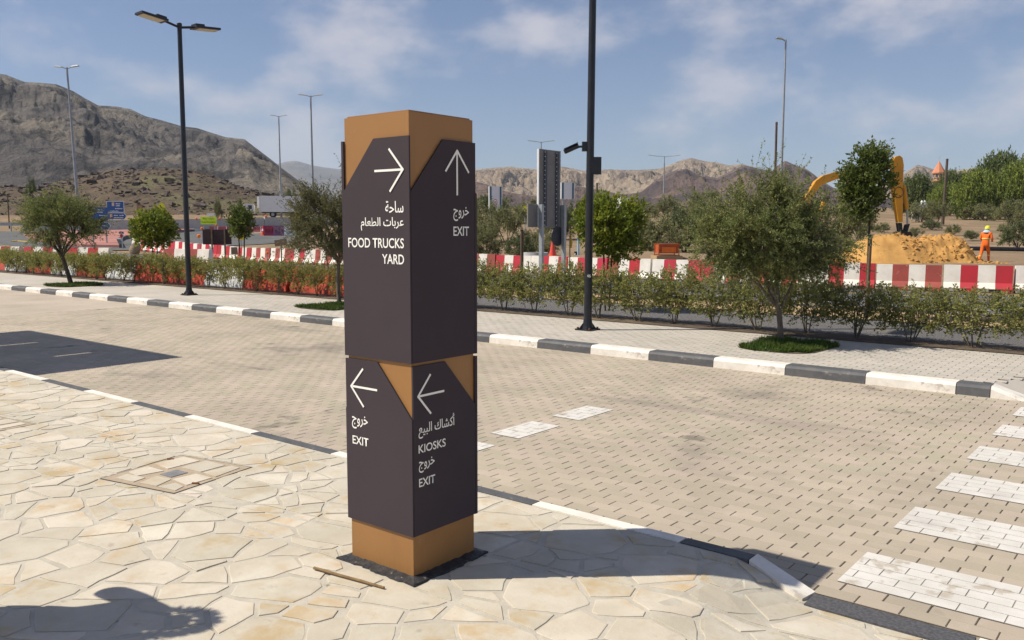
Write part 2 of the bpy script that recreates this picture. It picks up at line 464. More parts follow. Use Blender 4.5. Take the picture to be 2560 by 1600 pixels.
M_joint = mat('joint_sand', (.36, .31, .24), (.26, .22, .17), rough=1, scale=9, world=True, bump=.5, bscale=80)
def brick_far(name, a, b, jc):
    m = bpy.data.materials.new(name); m.use_nodes = True; n, l = m.node_tree.nodes, m.node_tree.links
    t = n.new('ShaderNodeTexBrick'); g = n.new('ShaderNodeNewGeometry'); mp = n.new('ShaderNodeMapping'); mp.inputs[1].default_value = (0.03, -.0905, 0)
    l.new(g.outputs['Position'], mp.inputs[0]); l.new(mp.outputs[0], t.inputs[0])
    t.inputs['Scale'].default_value = 1; t.inputs['Brick Width'].default_value = .2; t.inputs['Row Height'].default_value = .1
    t.inputs['Mortar Size'].default_value = .004; t.inputs['Color1'].default_value = (*a, 1); t.inputs['Color2'].default_value = (*b, 1); t.inputs['Mortar'].default_value = (*jc, 1)
    no = n.new('ShaderNodeTexNoise'); no.inputs['Scale'].default_value = .7; no.inputs['Detail'].default_value = 5
    l.new(g.outputs['Position'], no.inputs[0]); mx = n.new('ShaderNodeMix'); mx.data_type = 'RGBA'; mx.blend_type = 'MULTIPLY'; mx.inputs[0].default_value = .45
    l.new(t.outputs[0], mx.inputs[6]); l.new(no.outputs[0], mx.inputs[7])
    hs = n.new('ShaderNodeHueSaturation'); hs.inputs['Saturation'].default_value = 1; hs.inputs['Value'].default_value = 1.28; l.new(mx.outputs[2], hs.inputs['Color'])
    bs = n['Principled BSDF']; l.new(hs.outputs[0], bs.inputs['Base Color']); bs.inputs['Roughness'].default_value = .85; bs.inputs['Specular IOR Level'].default_value = .25
    return m
RZ = -0.12
PX0, PX1 = -19.0, 1.8
road = thing('paved_road', 'tan block paved road between the two painted kerbs', None, kind='structure')
walk = thing('far_pavement', 'pale block paved footway beyond the road', None, kind='structure')
MB().poly([(PX0 - .02, 4.0, RZ - .008), (PX1, 4.0, RZ - .008), (PX1, 10.3, RZ - .008), (PX0 - .02, 10.3, RZ - .008)]).build('joint_bed', M_joint, road)
MB().poly([(-60, 4.05, RZ - .001), (PX0 + .12, 4.05, RZ - .001), (PX0 + .12, 10.25, RZ - .001), (-60, 10.25, RZ - .001)]).build('far_surface', brick_far('far_road_pavers', (.44, .378, .305), (.42, .36, .29), (.35, .30, .24)), road)
MB().poly([(PX0, 10.3, -.016), (-1.72, 10.3, -.016), (-1.36, 11.36, -.016), (PX1 + 6, 11.36, -.016), (PX1 + 6, 13.02, -.016), (PX0, 13.02, -.016)]).build('joint_bed', M_joint, walk)
MB().poly([(-1.76, 10.34, -.004), (-1.34, 10.34, -.112), (-1.34, 11.4, -.006)]).poly([(-1.34, 10.34, -.112), (PX1 + 6, 10.34, -.112), (PX1 + 6, 11.4, -.006), (-1.34, 11.4, -.006)]).build('dropped_ramp', M_walk, walk)
MB().poly([(-60, 10.3, -.0015), (PX0 + .12, 10.3, -.0015), (PX0 + .12, 13.02, -.0015), (-60, 13.02, -.0015)]).build('far_surface', brick_far('far_walk_pavers', (.46, .425, .37), (.44, .405, .35), (.36, .33, .28)), walk)

def paver_proto(L, W, h=.014):
    a, b = L / 2 - .0010, W / 2 - .0012
    ce, cl = .0030, .0019
    return np.array([(-a, -b, -h), (a, -b, -h), (a, b, -h), (-a, b, -h), (-a, -b, -.004), (a, -b, -.004), (a, b, -.004), (-a, b, -.004),
                     (-a + ce, -b + cl, 0), (a - ce, -b + cl, 0), (a - ce, b - cl, 0), (-a + ce, b - cl, 0)]), \
        np.array([(0, 1, 5, 4), (1, 2, 6, 5), (2, 3, 7, 6), (3, 0, 4, 7), (4, 5, 9, 8), (5, 6, 10, 9), (6, 7, 11, 10), (7, 4, 8, 11), (8, 9, 10, 11)])
PVv, PVf = paver_proto(.2, .1, .010)
def lay(parent, y0, rows, x0, x1, z, m_one, m_many, seed, skip=None):
    rng = np.random.default_rng(seed); cs = []
    for r in range(rows):
        off = .1 * (r % 2) + rng.normal(0, .003)
        for k in range(int((x1 - x0) / .2)):
            x, y = x0 + off + .2 * k + .1, y0 + .1 * r + .05
            if skip and skip(x, y): continue
            cs.append((x, y))
    C = np.array(cs)
    d = C[:, 0] * FH.x + C[:, 1] * FH.y; rr = C[:, 0] * RH.x + C[:, 1] * RH.y
    vis = (d > 3.3) & (np.abs(rr / d) < .595) & ((EYE - z) / d < .53)
    sz = np.where(vis, 1 / d ** 2, 0)
    order = np.argsort(-sz); single, many = order[:300], order[300:]
    n = len(C); dz = rng.normal(0, .0004, n); ta = rng.normal(0, .002, n); tb = rng.normal(0, .0025, n); rz = rng.normal(0, .003, n)
    fill = MB()
    for r in range(rows + 1):
        y = y0 + .1 * r; xe = -1.8 if skip and y < 11.37 else x1
        fill.poly([(x0, y - .003, z - .0019), (xe, y - .003, z - .0019), (xe, y + .003, z - .0019), (x0, y + .003, z - .0019)])
    o = fill.build('joint_fill', M_fill, parent); o['kind'] = 'stuff'
    lx = 1 - .030 * rng.random(n) ** 1.6
    me = npmesh('paver', PVv, PVf, m_one)
    for i in single:
        o = obj('paver', me, parent, (C[i, 0], C[i, 1], z + dz[i])); o.rotation_euler = (tb[i], ta[i], rz[i]); o.scale = (lx[i], 1, 1)
    V = []; F = []
    m = many; P = np.repeat(PVv[None], len(m), 0); P[:, :, 0] *= lx[m][:, None]
    cz, sn = np.cos(rz[m])[:, None], np.sin(rz[m])[:, None]
    X = P[:, :, 0] * cz - P[:, :, 1] * sn; Y = P[:, :, 0] * sn + P[:, :, 1] * cz
    Z = P[:, :, 2] - X * ta[m][:, None] + Y * tb[m][:, None] + dz[m][:, None] + z
    V = np.stack([X + C[m, 0][:, None], Y + C[m, 1][:, None], Z], -1).reshape(-1, 3)
    F = (PVf[None] + (np.arange(len(m)) * len(PVv))[:, None, None]).reshape(-1, 4)
    o = obj('pavers', npmesh('pavers', V, F, m_many), parent); o['kind'] = 'stuff'
lay(road, 4.09, 61, PX0, PX1, RZ, M_paver1, M_paver, 1)
lay(walk, 10.36, 27, PX0, PX1 + 4, 0.0, M_walk1, M_walk, 2, skip=lambda x, y: x > -1.78 and y < 10.36 + min((x + 1.78) * 2.6, 1.0))

# painted bars: a paint film on each block it covers, the joints stay open
def painted_bar(name, x0, x1, y0, y1, m, seed, wear=.0):
    rng = random.Random(seed); mb = MB()
    r0, r1 = round((y0 - 4.09) / .1), round((y1 - 4.09) / .1)
    for r in range(r0, r1):
        yb, yt = 4.09 + .1 * r + .0014, 4.09 + .1 * (r + 1) - .0014
        k = -200
        x = PX0 + .1 * (r % 2)
        n0 = int((x0 - x) / .2) - 1
        for k in range(n0, n0 + int((x1 - x0) / .2) + 4):
            a, b = max(x + .2 * k + .0030, x0), min(x + .2 * (k + 1) - .0030, x1)
            if b - a < .01: continue
            mb.poly([(a, yb, RZ + .0042), (b, yb, RZ + .0042), (b, yt, RZ + .0042), (a, yt, RZ + .0042)])
    z = RZ + .0016
    mb.poly([(x0, y0, z), (x1, y0, z), (x1, y1, z), (x0, y1, z)], 1)
    return mb.build(name, [m, M_zebj], road)
M_zeb = mat('zebra_paint', (.64, .62, .575), (.55, .53, .485), rough=.75, scale=4, world=True, layers=[((.40, .345, .275), 5.5, .58, .67, .8), ((.35, .32, .29), 1.6, .55, .72, .45)], bump=.2, bscale=120, bdist=.002)
M_zebj = mat('zebra_paint_joint', (.42, .40, .36), (.26, .24, .21), rough=.85, scale=7, world=True)
for k in range(6):
    painted_bar('zebra_bar', -1.345, PX1, 4.29 + k, 4.79 + k, M_zeb, k)
for k in range(3):
    painted_bar('painted_square', -4.745, -4.435, 4.69 + .9 * k, 5.29 + .9 * k, M_zeb, 20 + k)
p0, p1 = spot(0, 748), spot(46, 754)
MB().poly([(-29, p1.y - .62, RZ + .004), (-22.6, p1.y - .62, RZ + .004), (-22.6, p1.y - .5, RZ + .004), (-29, p1.y - .5, RZ + .004)]).build('centre_line', M_zeb, road)
# ------------------------------------------------------------------ kerbs
far_kerb = thing('far_kerb', 'black and white painted kerb along the far footway', None, kind='structure')
near_kerb = thing('near_kerb', 'black and white painted kerb edging the stone paving', None, kind='structure')
def kerb_mesh(L, prof, name, z1=None):
    """profile (y, z) swept along x; z1: end height drop"""
    mb = MB(); n = len(prof); vs = []
    g = .004
    for x, dr in ((g, 0), (L - g, z1 or 0)):
        for y, z in prof: vs.append((x, y, z + (dr if z > -.1 else 0)))
    fs = [(i, (i + 1) % n, n + (i + 1) % n, n + i) for i in range(n)] + [tuple(range(n - 1, -1, -1)), tuple(range(n, 2 * n))]
    return mb.add(vs, fs)
FK = [(0, -.2), (.012, -.03), (.035, -.004), (.05, .003), (.235, .003), (.235, -.2)]
fkw = [kerb_mesh(.945, FK, 'kerb_block').mesh('kerb_block', m) for m in (M_kwhite, M_kdark)]
x = -2.015; k = 0
while x > -34:
    x -= .945
    obj('kerb_block', fkw[k % 2], far_kerb, (x, 10.13, 0)); k += 1
kerb_mesh(.33, FK, 'kerb_block').build('kerb_block', M_kdark, far_kerb, (-2.015, 10.13, 0))
kerb_mesh(.34, FK, 'kerb_block', -.105).build('ramp_block', M_kwhite, far_kerb, (-1.685, 10.13, 0))
for i in range(4):
    MB().box((-1.34 + .47 + .945 * i, 10.24, -.16), (.937, .22, .09)).build('flush_block', M_kdark if i % 2 == 0 else M_kwhite, far_kerb)
NK = [(0, -.2), (0, .002), (.085, .002), (.1, -.01), (.105, -.2)]
xs = [-34 + .97 * i for i in range(0, 25)]
xb = [-10.77 - .97 * i for i in range(20, 0, -1)] + [-10.77, -9.8, -8.82, -7.86, -6.92, -5.92, -4.93, -4.0, -3.06, -2.07]
for i, (a, b) in enumerate(zip(xb, xb[1:])):
    kerb_mesh(b - a, NK, 'kerb_block').build('kerb_block', (M_kwhite, M_kdark)[(len(xb) - i) % 2], near_kerb, (a, 3.985, 0))
kerb_mesh(.385, NK, 'kerb_block').build('kerb_block', M_kdark, near_kerb, (-2.07, 3.985, 0))
rb = MB()
q = [(-1.683, 3.985, .002), (-1.683, 4.09, .002), (-1.37, 4.05, -.10), (-1.39, 3.93, -.10)]
rb.prism(q, (0, 0, -.12)).build('ramp_block', M_kwhite, near_kerb)
M_kgran = mat('granite_strip', (.055, .055, .06), (.10, .10, .105), rough=.8, scale=60, detail=3, bump=.3, bscale=120, bdist=.003)
MB().box((-1.015, 3.955, -.15), (.70, .145, .098)).build('flush_block', M_kgran, near_kerb)
MB().box((-.15, 3.955, -.15), (1.0, .145, .098)).build('flush_block', M_kwhite, near_kerb)
MB().box((.87, 3.955, -.15), (1.0, .145, .098)).build('flush_block', M_kgran, near_kerb)

# ------------------------------------------------------------------ crazy paving
def hf(x, y):
    a = min(max((x + 1.78) / .42, 0), 1); b = min(max((y - 2.75) / 1.2, 0), 1)
    return -.102 * a * a * (3 - 2 * a) * b * b * (3 - 2 * b)
flag = thing('flagstone_paving', 'cream crazy paving of irregular flagstones in pale mortar', None, kind='structure')
FX0, FX1, FY0, FY1 = -13.5, 1.5, .2, 3.97
def clip(poly, nx, ny, c):
    """keep the side where nx*x+ny*y <= c"""
    out = []; n = len(poly)
    for i in range(n):
        p, q = poly[i], poly[(i + 1) % n]
        a, b = nx * p[0] + ny * p[1] - c, nx * q[0] + ny * q[1] - c
        if a <= 0: out.append(p)
        if (a < 0 < b) or (b < 0 < a):
            t = a / (a - b); out.append((p[0] + (q[0] - p[0]) * t, p[1] + (q[1] - p[1]) * t))
    return out
def area(p):
    return .5 * sum(p[i][0] * p[(i + 1) % len(p)][1] - p[(i + 1) % len(p)][0] * p[i][1] for i in range(len(p))) if len(p) > 2 else 0
def subtract(polys, quad):
    """convex polygons minus a convex counter-clockwise quad"""
    out = []
    for p in polys:
        rest = p
        for i in range(len(quad)):
            a, b = quad[i], quad[(i + 1) % len(quad)]
            nx, ny = b[1] - a[1], -(b[0] - a[0]); c = nx * a[0] + ny * a[1]
            o = clip(rest, -nx, -ny, -c)
            if len(o) > 2 and abs(area(o)) > .0008: out.append(o)
            rest = clip(rest, nx, ny, c)
            if len(rest) < 3: break
    return out
def inset(poly, g):
    c = (sum(p[0] for p in poly) / len(poly), sum(p[1] for p in poly) / len(poly)); q = poly
    for i in range(len(poly)):
        a, b = poly[i], poly[(i + 1) % len(poly)]
        nx, ny = b[1] - a[1], -(b[0] - a[0]); L = math.hypot(nx, ny)
        if L < 1e-6: continue
        nx, ny = nx / L, ny / L; cc = nx * a[0] + ny * a[1]
        if nx * c[0] + ny * c[1] > cc: nx, ny, cc = -nx, -ny, -cc
        q = clip(q, nx, ny, cc - g)
        if len(q) < 3: return []
    return q
MH = [[(-5.62, 2.61), (-4.93, 2.75), (-5.07, 3.42), (-5.76, 3.28)], [(-8.25, 2.58), (-7.56, 2.66), (-7.54, 2.96), (-8.0, 3.0)]]
MH[1] = [(-8.22, 2.32), (-7.55, 2.43), (-7.63, 3.05), (-8.31, 2.95)]
SIGN_HOLE = [(-3.30, 2.69), (-2.75, 2.69), (-2.75, 3.24), (-3.30, 3.24)]
def crazy():
    rng = random.Random(11); seeds = []; tries = 0
    while tries < 14000:
        tries += 1
        x, y = rng.uniform(FX0 - .4, FX1 + .4), rng.uniform(FY0 - .4, FY1 + .4)
        big = vnoise(np.array([x * 1.1]), np.array([y * 1.1]), 5)[0]
        r = .065 + .165 * rng.random() ** 1.4 + .05 * big
        if all((x - a) ** 2 * .62 + (y - b) ** 2 * 1.25 > (.60 * (r + q)) ** 2 for a, b, q in seeds): seeds.append((x, y, r))
    polys = []
    for i, (x, y, r) in enumerate(seeds):
        p = [(x - .9, y - .9), (x + .9, y - .9), (x + .9, y + .9), (x - .9, y + .9)]
        for j, (a, b, q) in enumerate(seeds):
            if i == j or abs(a - x) > 1.3 or abs(b - y) > 1.3: continue
            dx, dy = a - x, b - y; d2 = dx * dx + dy * dy
            t = .5 + .5 * (r * r - q * q) / d2
            cx, cy = x + dx * t, y + dy * t
            # joints lean a little so that stones are not plain cells
            ang = (hsh(np.array([min(i, j)]), np.array([max(i, j)]), 3)[0] - .5) * .8
            nx, ny = dx * math.cos(ang) - dy * math.sin(ang), dx * math.sin(ang) + dy * math.cos(ang)
            if j < i: nx, ny = dx * math.cos(ang) - dy * math.sin(ang), dx * math.sin(ang) + dy * math.cos(ang)
            p = clip(p, nx, ny, nx * cx + ny * cy)
            if len(p) < 3: break
        p = clip(p, 1, 0, FX1) if len(p) > 2 else p
        p = clip(p, -1, 0, -FX0) if len(p) > 2 else p
        p = clip(p, 0, 1, FY1) if len(p) > 2 else p
        p = clip(p, 0, -1, -FY0) if len(p) > 2 else p
        if len(p) > 2 and p[0][0] > -1.42 - .6: p = clip(p, .25, 1, 3.885 - .25 * 1.35) if max(a for a, b in p) > -1.38 and False else p
        if len(p) > 2 and max(a for a, b in p) > -1.39: p = clip(p, 0, 1, 3.875)
        if len(p) < 3: continue
        parts = [p]
        for hole in (MH[0], MH[1], SIGN_HOLE): parts = subtract(parts, hole)
        for q in parts:
            q = inset(q, .007 + .012 * rng.random() ** 1.5)
            if len(q) > 2 and abs(area(q)) > .0022: polys.append(q)
    return polys
M_flag = mat('flagstone', (.555, .508, .418), (.475, .425, .335), rough=.8, scale=3.2, world=True, spec=.25, rand=.09, bump=.35, bscale=34, bdist=.006,
             layers=[((.45, .32, .155), 2.9, .50, .70, .72), ((.62, .585, .49), 1.9, .54, .72, .7), ((.31, .26, .20), 9, .62, .74, .55), ((.36, .31, .24), 30, .60, .74, .4)])
M_flagj = mat('flagstone_mass', (.555, .508, .418), (.475, .425, .335), rough=.8, scale=3.2, world=True, spec=.25, island=.09, bump=.35, bscale=34, bdist=.006,
              layers=[((.45, .32, .155), 2.9, .50, .70, .72), ((.62, .585, .49), 1.9, .54, .72, .7), ((.31, .26, .20), 9, .62, .74, .55)])
M_mortar = mat('grey_mortar', (.50, .465, .39), (.42, .385, .315), rough=.95, scale=8, world=True, bump=.5, bscale=60, bdist=.006, layers=[((.13, .115, .095), 7, .66, .73, .8)])
def stone_mesh(p, rng, z0=0.0):
    """flagstone: rough-cut outline, slightly uneven top, dropped edge"""
    pts = []; n = len(p)
    for i in range(n):
        a, b = p[i], p[(i + 1) % n]; L = math.hypot(b[0] - a[0], b[1] - a[1]); k = max(1, int(L / .07))
        for t in range(k):
            s = t / k; w = rng.uniform(-.004, .004) if t == 0 else rng.uniform(-.009, .009)
            nx, ny = (b[1] - a[1]) / (L + 1e-9), -(b[0] - a[0]) / (L + 1e-9)
            pts.append((a[0] + (b[0] - a[0]) * s + nx * w, a[1] + (b[1] - a[1]) * s + ny * w))
    c = (sum(q[0] for q in pts) / len(pts), sum(q[1] for q in pts) / len(pts))
    tx, ty, dz = rng.gauss(0, .0035), rng.gauss(0, .0035), rng.gauss(0, .001)
    def H(x, y): return z0 + hf(x, y) + dz + tx * (x - c[0]) + ty * (y - c[1])
    mb = MB(); n = len(pts)
    out = [(x, y, H(x, y) - .02) for x, y in pts]; mid = [(x, y, H(x, y) - .0013) for x, y in pts]
    top = [(c[0] + (x - c[0]) * .975, c[1] + (y - c[1]) * .975, H(x, y)) for x, y in pts]
    vs = out + mid + top
    fs = [(i, (i + 1) % n, n + (i + 1) % n, n + i) for i in range(n)] + [(n + i, n + (i + 1) % n, 2 * n + (i + 1) % n, 2 * n + i) for i in range(n)] + [tuple(range(2 * n, 3 * n))]
    return mb.add(vs, fs), c
def lay_flags():
    polys = crazy(); rng = random.Random(5); info = []
    for p in polys:
        if area(p) < 0: p = p[::-1]
        cx, cy = sum(a for a, b in p) / len(p), sum(b for a, b in p) / len(p)
        d, r = cx * FH.x + cy * FH.y, cx * RH.x + cy * RH.y
        vis = d > 2.9 and abs(r / d) < .66 and EYE / d < .56
        info.append((abs(area(p)) / d ** 3 if vis else 0, p))
    info.sort(key=lambda t: -t[0]); rest = MB()
    for i, (s, p) in enumerate(info):
        mb, c = stone_mesh(p, rng)
        if i < 300 and s > 0:
            o = Vector((c[0], c[1], 0)); mb.v = [tuple(Vector(v) - o) for v in mb.v]
            mb.build('flagstone', M_flag, flag, o, fix=False)
        else: rest.add(mb.v, mb.f)
    o = rest.build('flagstones', M_flagj, flag, fix=False); o['kind'] = 'stuff'
    nx, ny = 130, 40
    X, Y = np.meshgrid(np.linspace(FX0, FX1, nx), np.linspace(FY0 - 4, 3.985, ny), indexing='ij')
    Z = np.array([[hf(a, b) for a, b in zip(u, v)] for u, v in zip(X, Y)]) - .0040
    Z = np.where((X > -1.6) & (Y > 3.8), Z - .015, Z)
    obj('mortar', npmesh('mortar', np.stack([X, Y, Z], -1).reshape(-1, 3), grid_faces(nx, ny), M_mortar), flag)
    MB().poly([(-40, -14, -.02), (8, -14, -.02), (8, FY0, -.02), (-40, FY0, -.02)]).poly([(-40, FY0, -.02), (FX0, FY0, -.02), (FX0, 3.985, -.02), (-40, 3.985, -.02)]).build('outer_surface', M_flagj, flag)
    print('stones', len(polys))
lay_flags()

# manhole lids inlaid with stone
M_gap = mat('dark_gap', (.03, .025, .02), (.06, .05, .04), rough=1, scale=20)
M_tan = mat('tan_mortar', (.42, .34, .25), (.35, .28, .20), rough=.95, scale=14, bump=.4, bscale=60, bdist=.004)
M_rust = mat('rust', (.20, .08, .03), (.12, .05, .02), rough=.9, scale=30)
M_slate = mat('grey_stone', (.22, .22, .23), (.16, .16, .17), rough=.8, scale=12)
def manhole(quad, label, seed):
    rng = random.Random(seed); t = thing('manhole_cover', label, 'manhole cover')
    c = Vector((sum(q[0] for q in quad) / 4, sum(q[1] for q in quad) / 4, 0)); t.location = c
    Q = [Vector((q[0], q[1], 0)) - c for q in quad]
    MB().poly([p * 1.0 + Vector((0, 0, -.0035)) for p in Q]).build('rebate', M_gap, t)
    MB().prism([p * .965 + Vector((0, 0, -.02)) for p in Q], (0, 0, .0185)).build('lid', M_tan, t)
    u, v = (Q[1] - Q[0]), (Q[3] - Q[0]); o = Q[0] * .96
    def P(a, b): return o + u * (a * .96) + v * (b * .96)
    cells = [[(.05, .60), (.30, .55), (.36, .93), (.08, .95)], [(.40, .66), (.68, .62), (.72, .94), (.42, .95)], [(.74, .60), (.94, .58), (.95, .92), (.78, .94)],
             [(.06, .28), (.26, .22), (.34, .47), (.06, .52)], [(.66, .30), (.93, .24), (.94, .52), (.70, .56)], [(.10, .05), (.40, .06), (.36, .20), (.08, .22)],
             [(.45, .05), (.70, .06), (.62, .28), (.42, .30)], [(.74, .06), (.95, .05), (.94, .18), (.76, .22)]]
    for cell in cells:
        pp = [P(a + rng.uniform(-.02, .02), b + rng.uniform(-.02, .02)) for a, b in cell]
        MB().prism([p + Vector((0, 0, -.008)) for p in pp], (0, 0, .0105)).build('stone_inlay', M_flag, t)
    MB().prism([P(a, b) + Vector((0, 0, -.008)) for a, b in [(.40, .36), (.58, .34), (.60, .54), (.42, .56)]], (0, 0, .0105)).build('grey_inlay', M_slate, t)
    for a, b in ((.04, .82), (.96, .30)):
        p = P(a, b); MB().cyl(p + Vector((-.02, -.012, .002)), p + Vector((.02, .012, .002)), .008, n=8).build('lifting_ring', M_rust, t)
manhole(MH[0], 'square stone-inlaid manhole cover in front of the sign, grey stone at its centre', 1)
manhole(MH[1], 'stone-inlaid manhole cover cut off by the left edge of the photo', 2)

# ------------------------------------------------------------------ the direction sign
M_brown = mat('bronze_paint', (.33, .165, .055), (.30, .15, .05), rough=.42, scale=2, spec=.4, bump=.05, bscale=90, bdist=.001, layers=[((.42, .30, .20), 16, .66, .8, .35), ((.24, .12, .05), 3, .55, .75, .35, (4, 4, .5))])
M_panel = mat('charcoal_panel', (.064, .052, .060), (.059, .048, .055), rough=.75, scale=2, spec=.06, layers=[((.085, .075, .075), 5, .6, .8, .2)])
X0, X1, Y0, Y1 = -3.255, -2.818, 2.758, 3.188
tot = thing('direction_sign', 'brown and charcoal four-sided direction sign column on the stone paving', 'sign', ((X0 + X1) / 2, (Y0 + Y1) / 2, 0))
TL = Vector(tot.location)
def tl(v): return [tuple(Vector(p) - TL) for p in v]
mb = MB(); mb.box(((X0 + X1) / 2, (Y0 + Y1) / 2, 1.085), (X1 - X0, Y1 - Y0, 2.174)); mb.v = tl(mb.v); mb.build('column', M_brown, tot)
mb = MB(); mb.box(((X0 + X1) / 2, (Y0 + Y1) / 2, 2.174), (X1 - X0 - .02, Y1 - Y0 - .02, .012)); mb.v = tl(mb.v); mb.build('cap', M_brown, tot)
PT = .010
def face(side):
    """returns P(u, z, out) on a face; u runs as seen by someone facing it from left to right"""
    if side == 'front': return (lambda u, z, o=0: (X0 + u, Y0 - o, z)), (1, 0, 0), X1 - X0, (0, -1, 0)
    if side == 'right': return (lambda u, z, o=0: (X1 + o, Y0 + u, z)), (0, 1, 0), Y1 - Y0, (1, 0, 0)
    if side == 'back': return (lambda u, z, o=0: (X1 - u, Y1 + o, z)), (-1, 0, 0), X1 - X0, (0, 1, 0)
    return (lambda u, z, o=0: (X0 - o, Y1 - u, z)), (0, -1, 0), Y1 - Y0, (-1, 0, 0)
def sign_panel(side, upper, over=.012):
    P, ud, W, nrm = face(side); a, b = -over, W + .009
    o0, o1 = .0015, PT
    if side in ('back', 'left'): o0, o1 = .002, .017
    if upper: out = [(a, 1.031), (b, 1.031), (b, 2.064), (.212, 2.064), (a, 1.818)]
    else: out = [(a, .208), (b, .208), (b, .768), (.216, 1.017), (a, 1.017)]
    mb = MB().prism([P(u, z, o0) for u, z in out], [n * (o1 - o0) for n in nrm]); mb.v = tl(mb.v)
    return mb.build('panel', M_panel, tot)
def arrow(parent, side, tip, tail, w1, w2, t=.0052):
    P, ud, W, nrm = face(side); o = PT + .0012; mb = MB()
    for a, b in ((tail, tip), (w1, tip), (w2, tip)):
        a, b = Vector(a), Vector(b); d = (b - a).normalized(); n = Vector((-d.y, d.x)) * t
        if a != tail: pass
        q = [a + n, a - n, b - n + d * t * .6, b + n + d * t * .6]
        mb.prism([P(p.x, p.y, o) for p in q], [k * .0006 for k in nrm])
        o += .0007
    mb.v = tl(mb.v); return mb.build('arrow', M_sletter, parent)
def words(parent, side, s, u0, u1, z0, z1, bold=.012):
    P, ud, W, nrm = face(side); o = lettering(s, Vector(P(u0, z0, PT + .0014)) - TL, ud, u1 - u0, z1 - z0, M_sletter, parent, bold)
fx = lambda x: x - X0
fy = lambda y: y - Y0
pu = sign_panel('front', True)
arrow(pu, 'front', (fx(-2.846), 1.915), (fx(-3.036), 1.915), (fx(-2.937), 2.012), (fx(-2.933), 1.818))
words(pu, 'front', arabic('ساحة'), fx(-2.966), fx(-2.846), 1.722, 1.776, .01)
words(pu, 'front', arabic('عربات الطعام'), fx(-3.136), fx(-2.846), 1.640, 1.702, .01)
words(pu, 'front', 'FOOD TRUCKS', fx(-3.229), fx(-2.846), 1.560, 1.606)
words(pu, 'front', 'YARD', fx(-2.992), fx(-2.846), 1.487, 1.532)
pl = sign_panel('front', False)
arrow(pl, 'front', (fx(-3.226), .882), (fx(-3.040), .882), (fx(-3.138), .976), (fx(-3.136), .788))
words(pl, 'front', arabic('خروج'), fx(-3.226), fx(-3.110), .672, .742, .01)
words(pl, 'front', 'EXIT', fx(-3.224), fx(-3.108), .595, .636)
ru = sign_panel('right', True, over=.0)
arrow(ru, 'right', (fy(3.064), 2.018), (fy(3.064), 1.808), (fy(2.983), 1.917), (fy(3.146), 1.918))
words(ru, 'right', arabic('خروج'), fy(3.036), fy(3.147), 1.686, 1.754, .01)
words(ru, 'right', 'EXIT', fy(3.036), fy(3.147), 1.616, 1.660)
rl = sign_panel('right', False, over=.0)
arrow(rl, 'right', (fy(2.787), .874), (fy(2.964), .876), (fy(2.871), .969), (fy(2.871), .781))
words(rl, 'right', arabic('أكشاك البيع'), fy(2.789), fy(3.037), .672, .757, .01)
words(rl, 'right', 'KIOSKS', fy(2.788), fy(2.972), .603, .643)
words(rl, 'right', arabic('خروج'), fy(2.789), fy(2.895), .508, .572, .01)
words(rl, 'right', 'EXIT', fy(2.789), fy(2.897), .441, .481)
for sd in ('back', 'left'):
    sign_panel(sd, True); sign_panel(sd, False)
M_bit = mat('black_bitumen', (.018, .018, .022), (.045, .043, .043), rough=.6, scale=30, bump=.8, bscale=50, bdist=.01, layers=[((.4, .36, .3), 22, .62, .7, .7)])
def flashing():
    """one ragged bitumen strip running round the column foot"""
    rng = random.Random(3); mb = MB(); ring = []
    for (a, b, nrm, w) in (((X0, Y0), (X1, Y0), (0, -1), .055), ((X1, Y0), (X1, Y1), (1, 0), .058), ((X1, Y1), (X0, Y1), (0, 1), .05), ((X0, Y1), (X0, Y0), (-1, 0), .045)):
        n = 22; wl_ = w
        for i in range(n):
            s_ = i / n; wl_ = wl_ * .6 + w * rng.uniform(.6, 1.3) * .4
            e = 0.0
            A = Vector((a[0] + (b[0] - a[0]) * s_, a[1] + (b[1] - a[1]) * s_, 0)); N = Vector((nrm[0], nrm[1], 0))
            if i == 0:
                pn = ring[-1][2] if ring else Vector((-1, 0, 0)); ring.append((A, A + (N + pn) * w * 1.02, N)); continue
            ring.append((A, A + N * wl_, N))
    vs, fs = [], []; n = len(ring)
    for A, O, N in ring:
        h = .010 + rng.uniform(-.003, .004)
        vs += [A - TL + Vector((0, 0, h + .004)), O - TL + Vector((0, 0, h * .6)), O - TL + N * .004 + Vector((0, 0, -.008))]
    for i in range(n):
        j = (i + 1) % n; fs += [(3 * i, 3 * j, 3 * j + 1, 3 * i + 1), (3 * i + 1, 3 * j + 1, 3 * j + 2, 3 * i + 2)]
    mb.add(vs, fs).build('bitumen_skirt', M_bit, tot)
flashing()
st = MB(); a, b = Vector((-3.27, 2.53, .012)), Vector((-2.84, 2.59, .010))
for i in range(6):
    st.cyl(a.lerp(b, i / 6) + Vector((0, 0, .001 * math.sin(i * 2))), a.lerp(b, (i + 1) / 6) + Vector((0, 0, .001 * math.sin(i * 2 + 2))), .0075 - .0002 * i, .0073 - .0002 * i, n=8)
tag(st.build('wooden_stick', mat('stick_wood', (.26, .17, .075), (.16, .10, .045), rough=.8, scale=14, stretch=(1, 6, 6)), smooth=True), 'thin brown stick lying on the paving before the sign', 'stick')

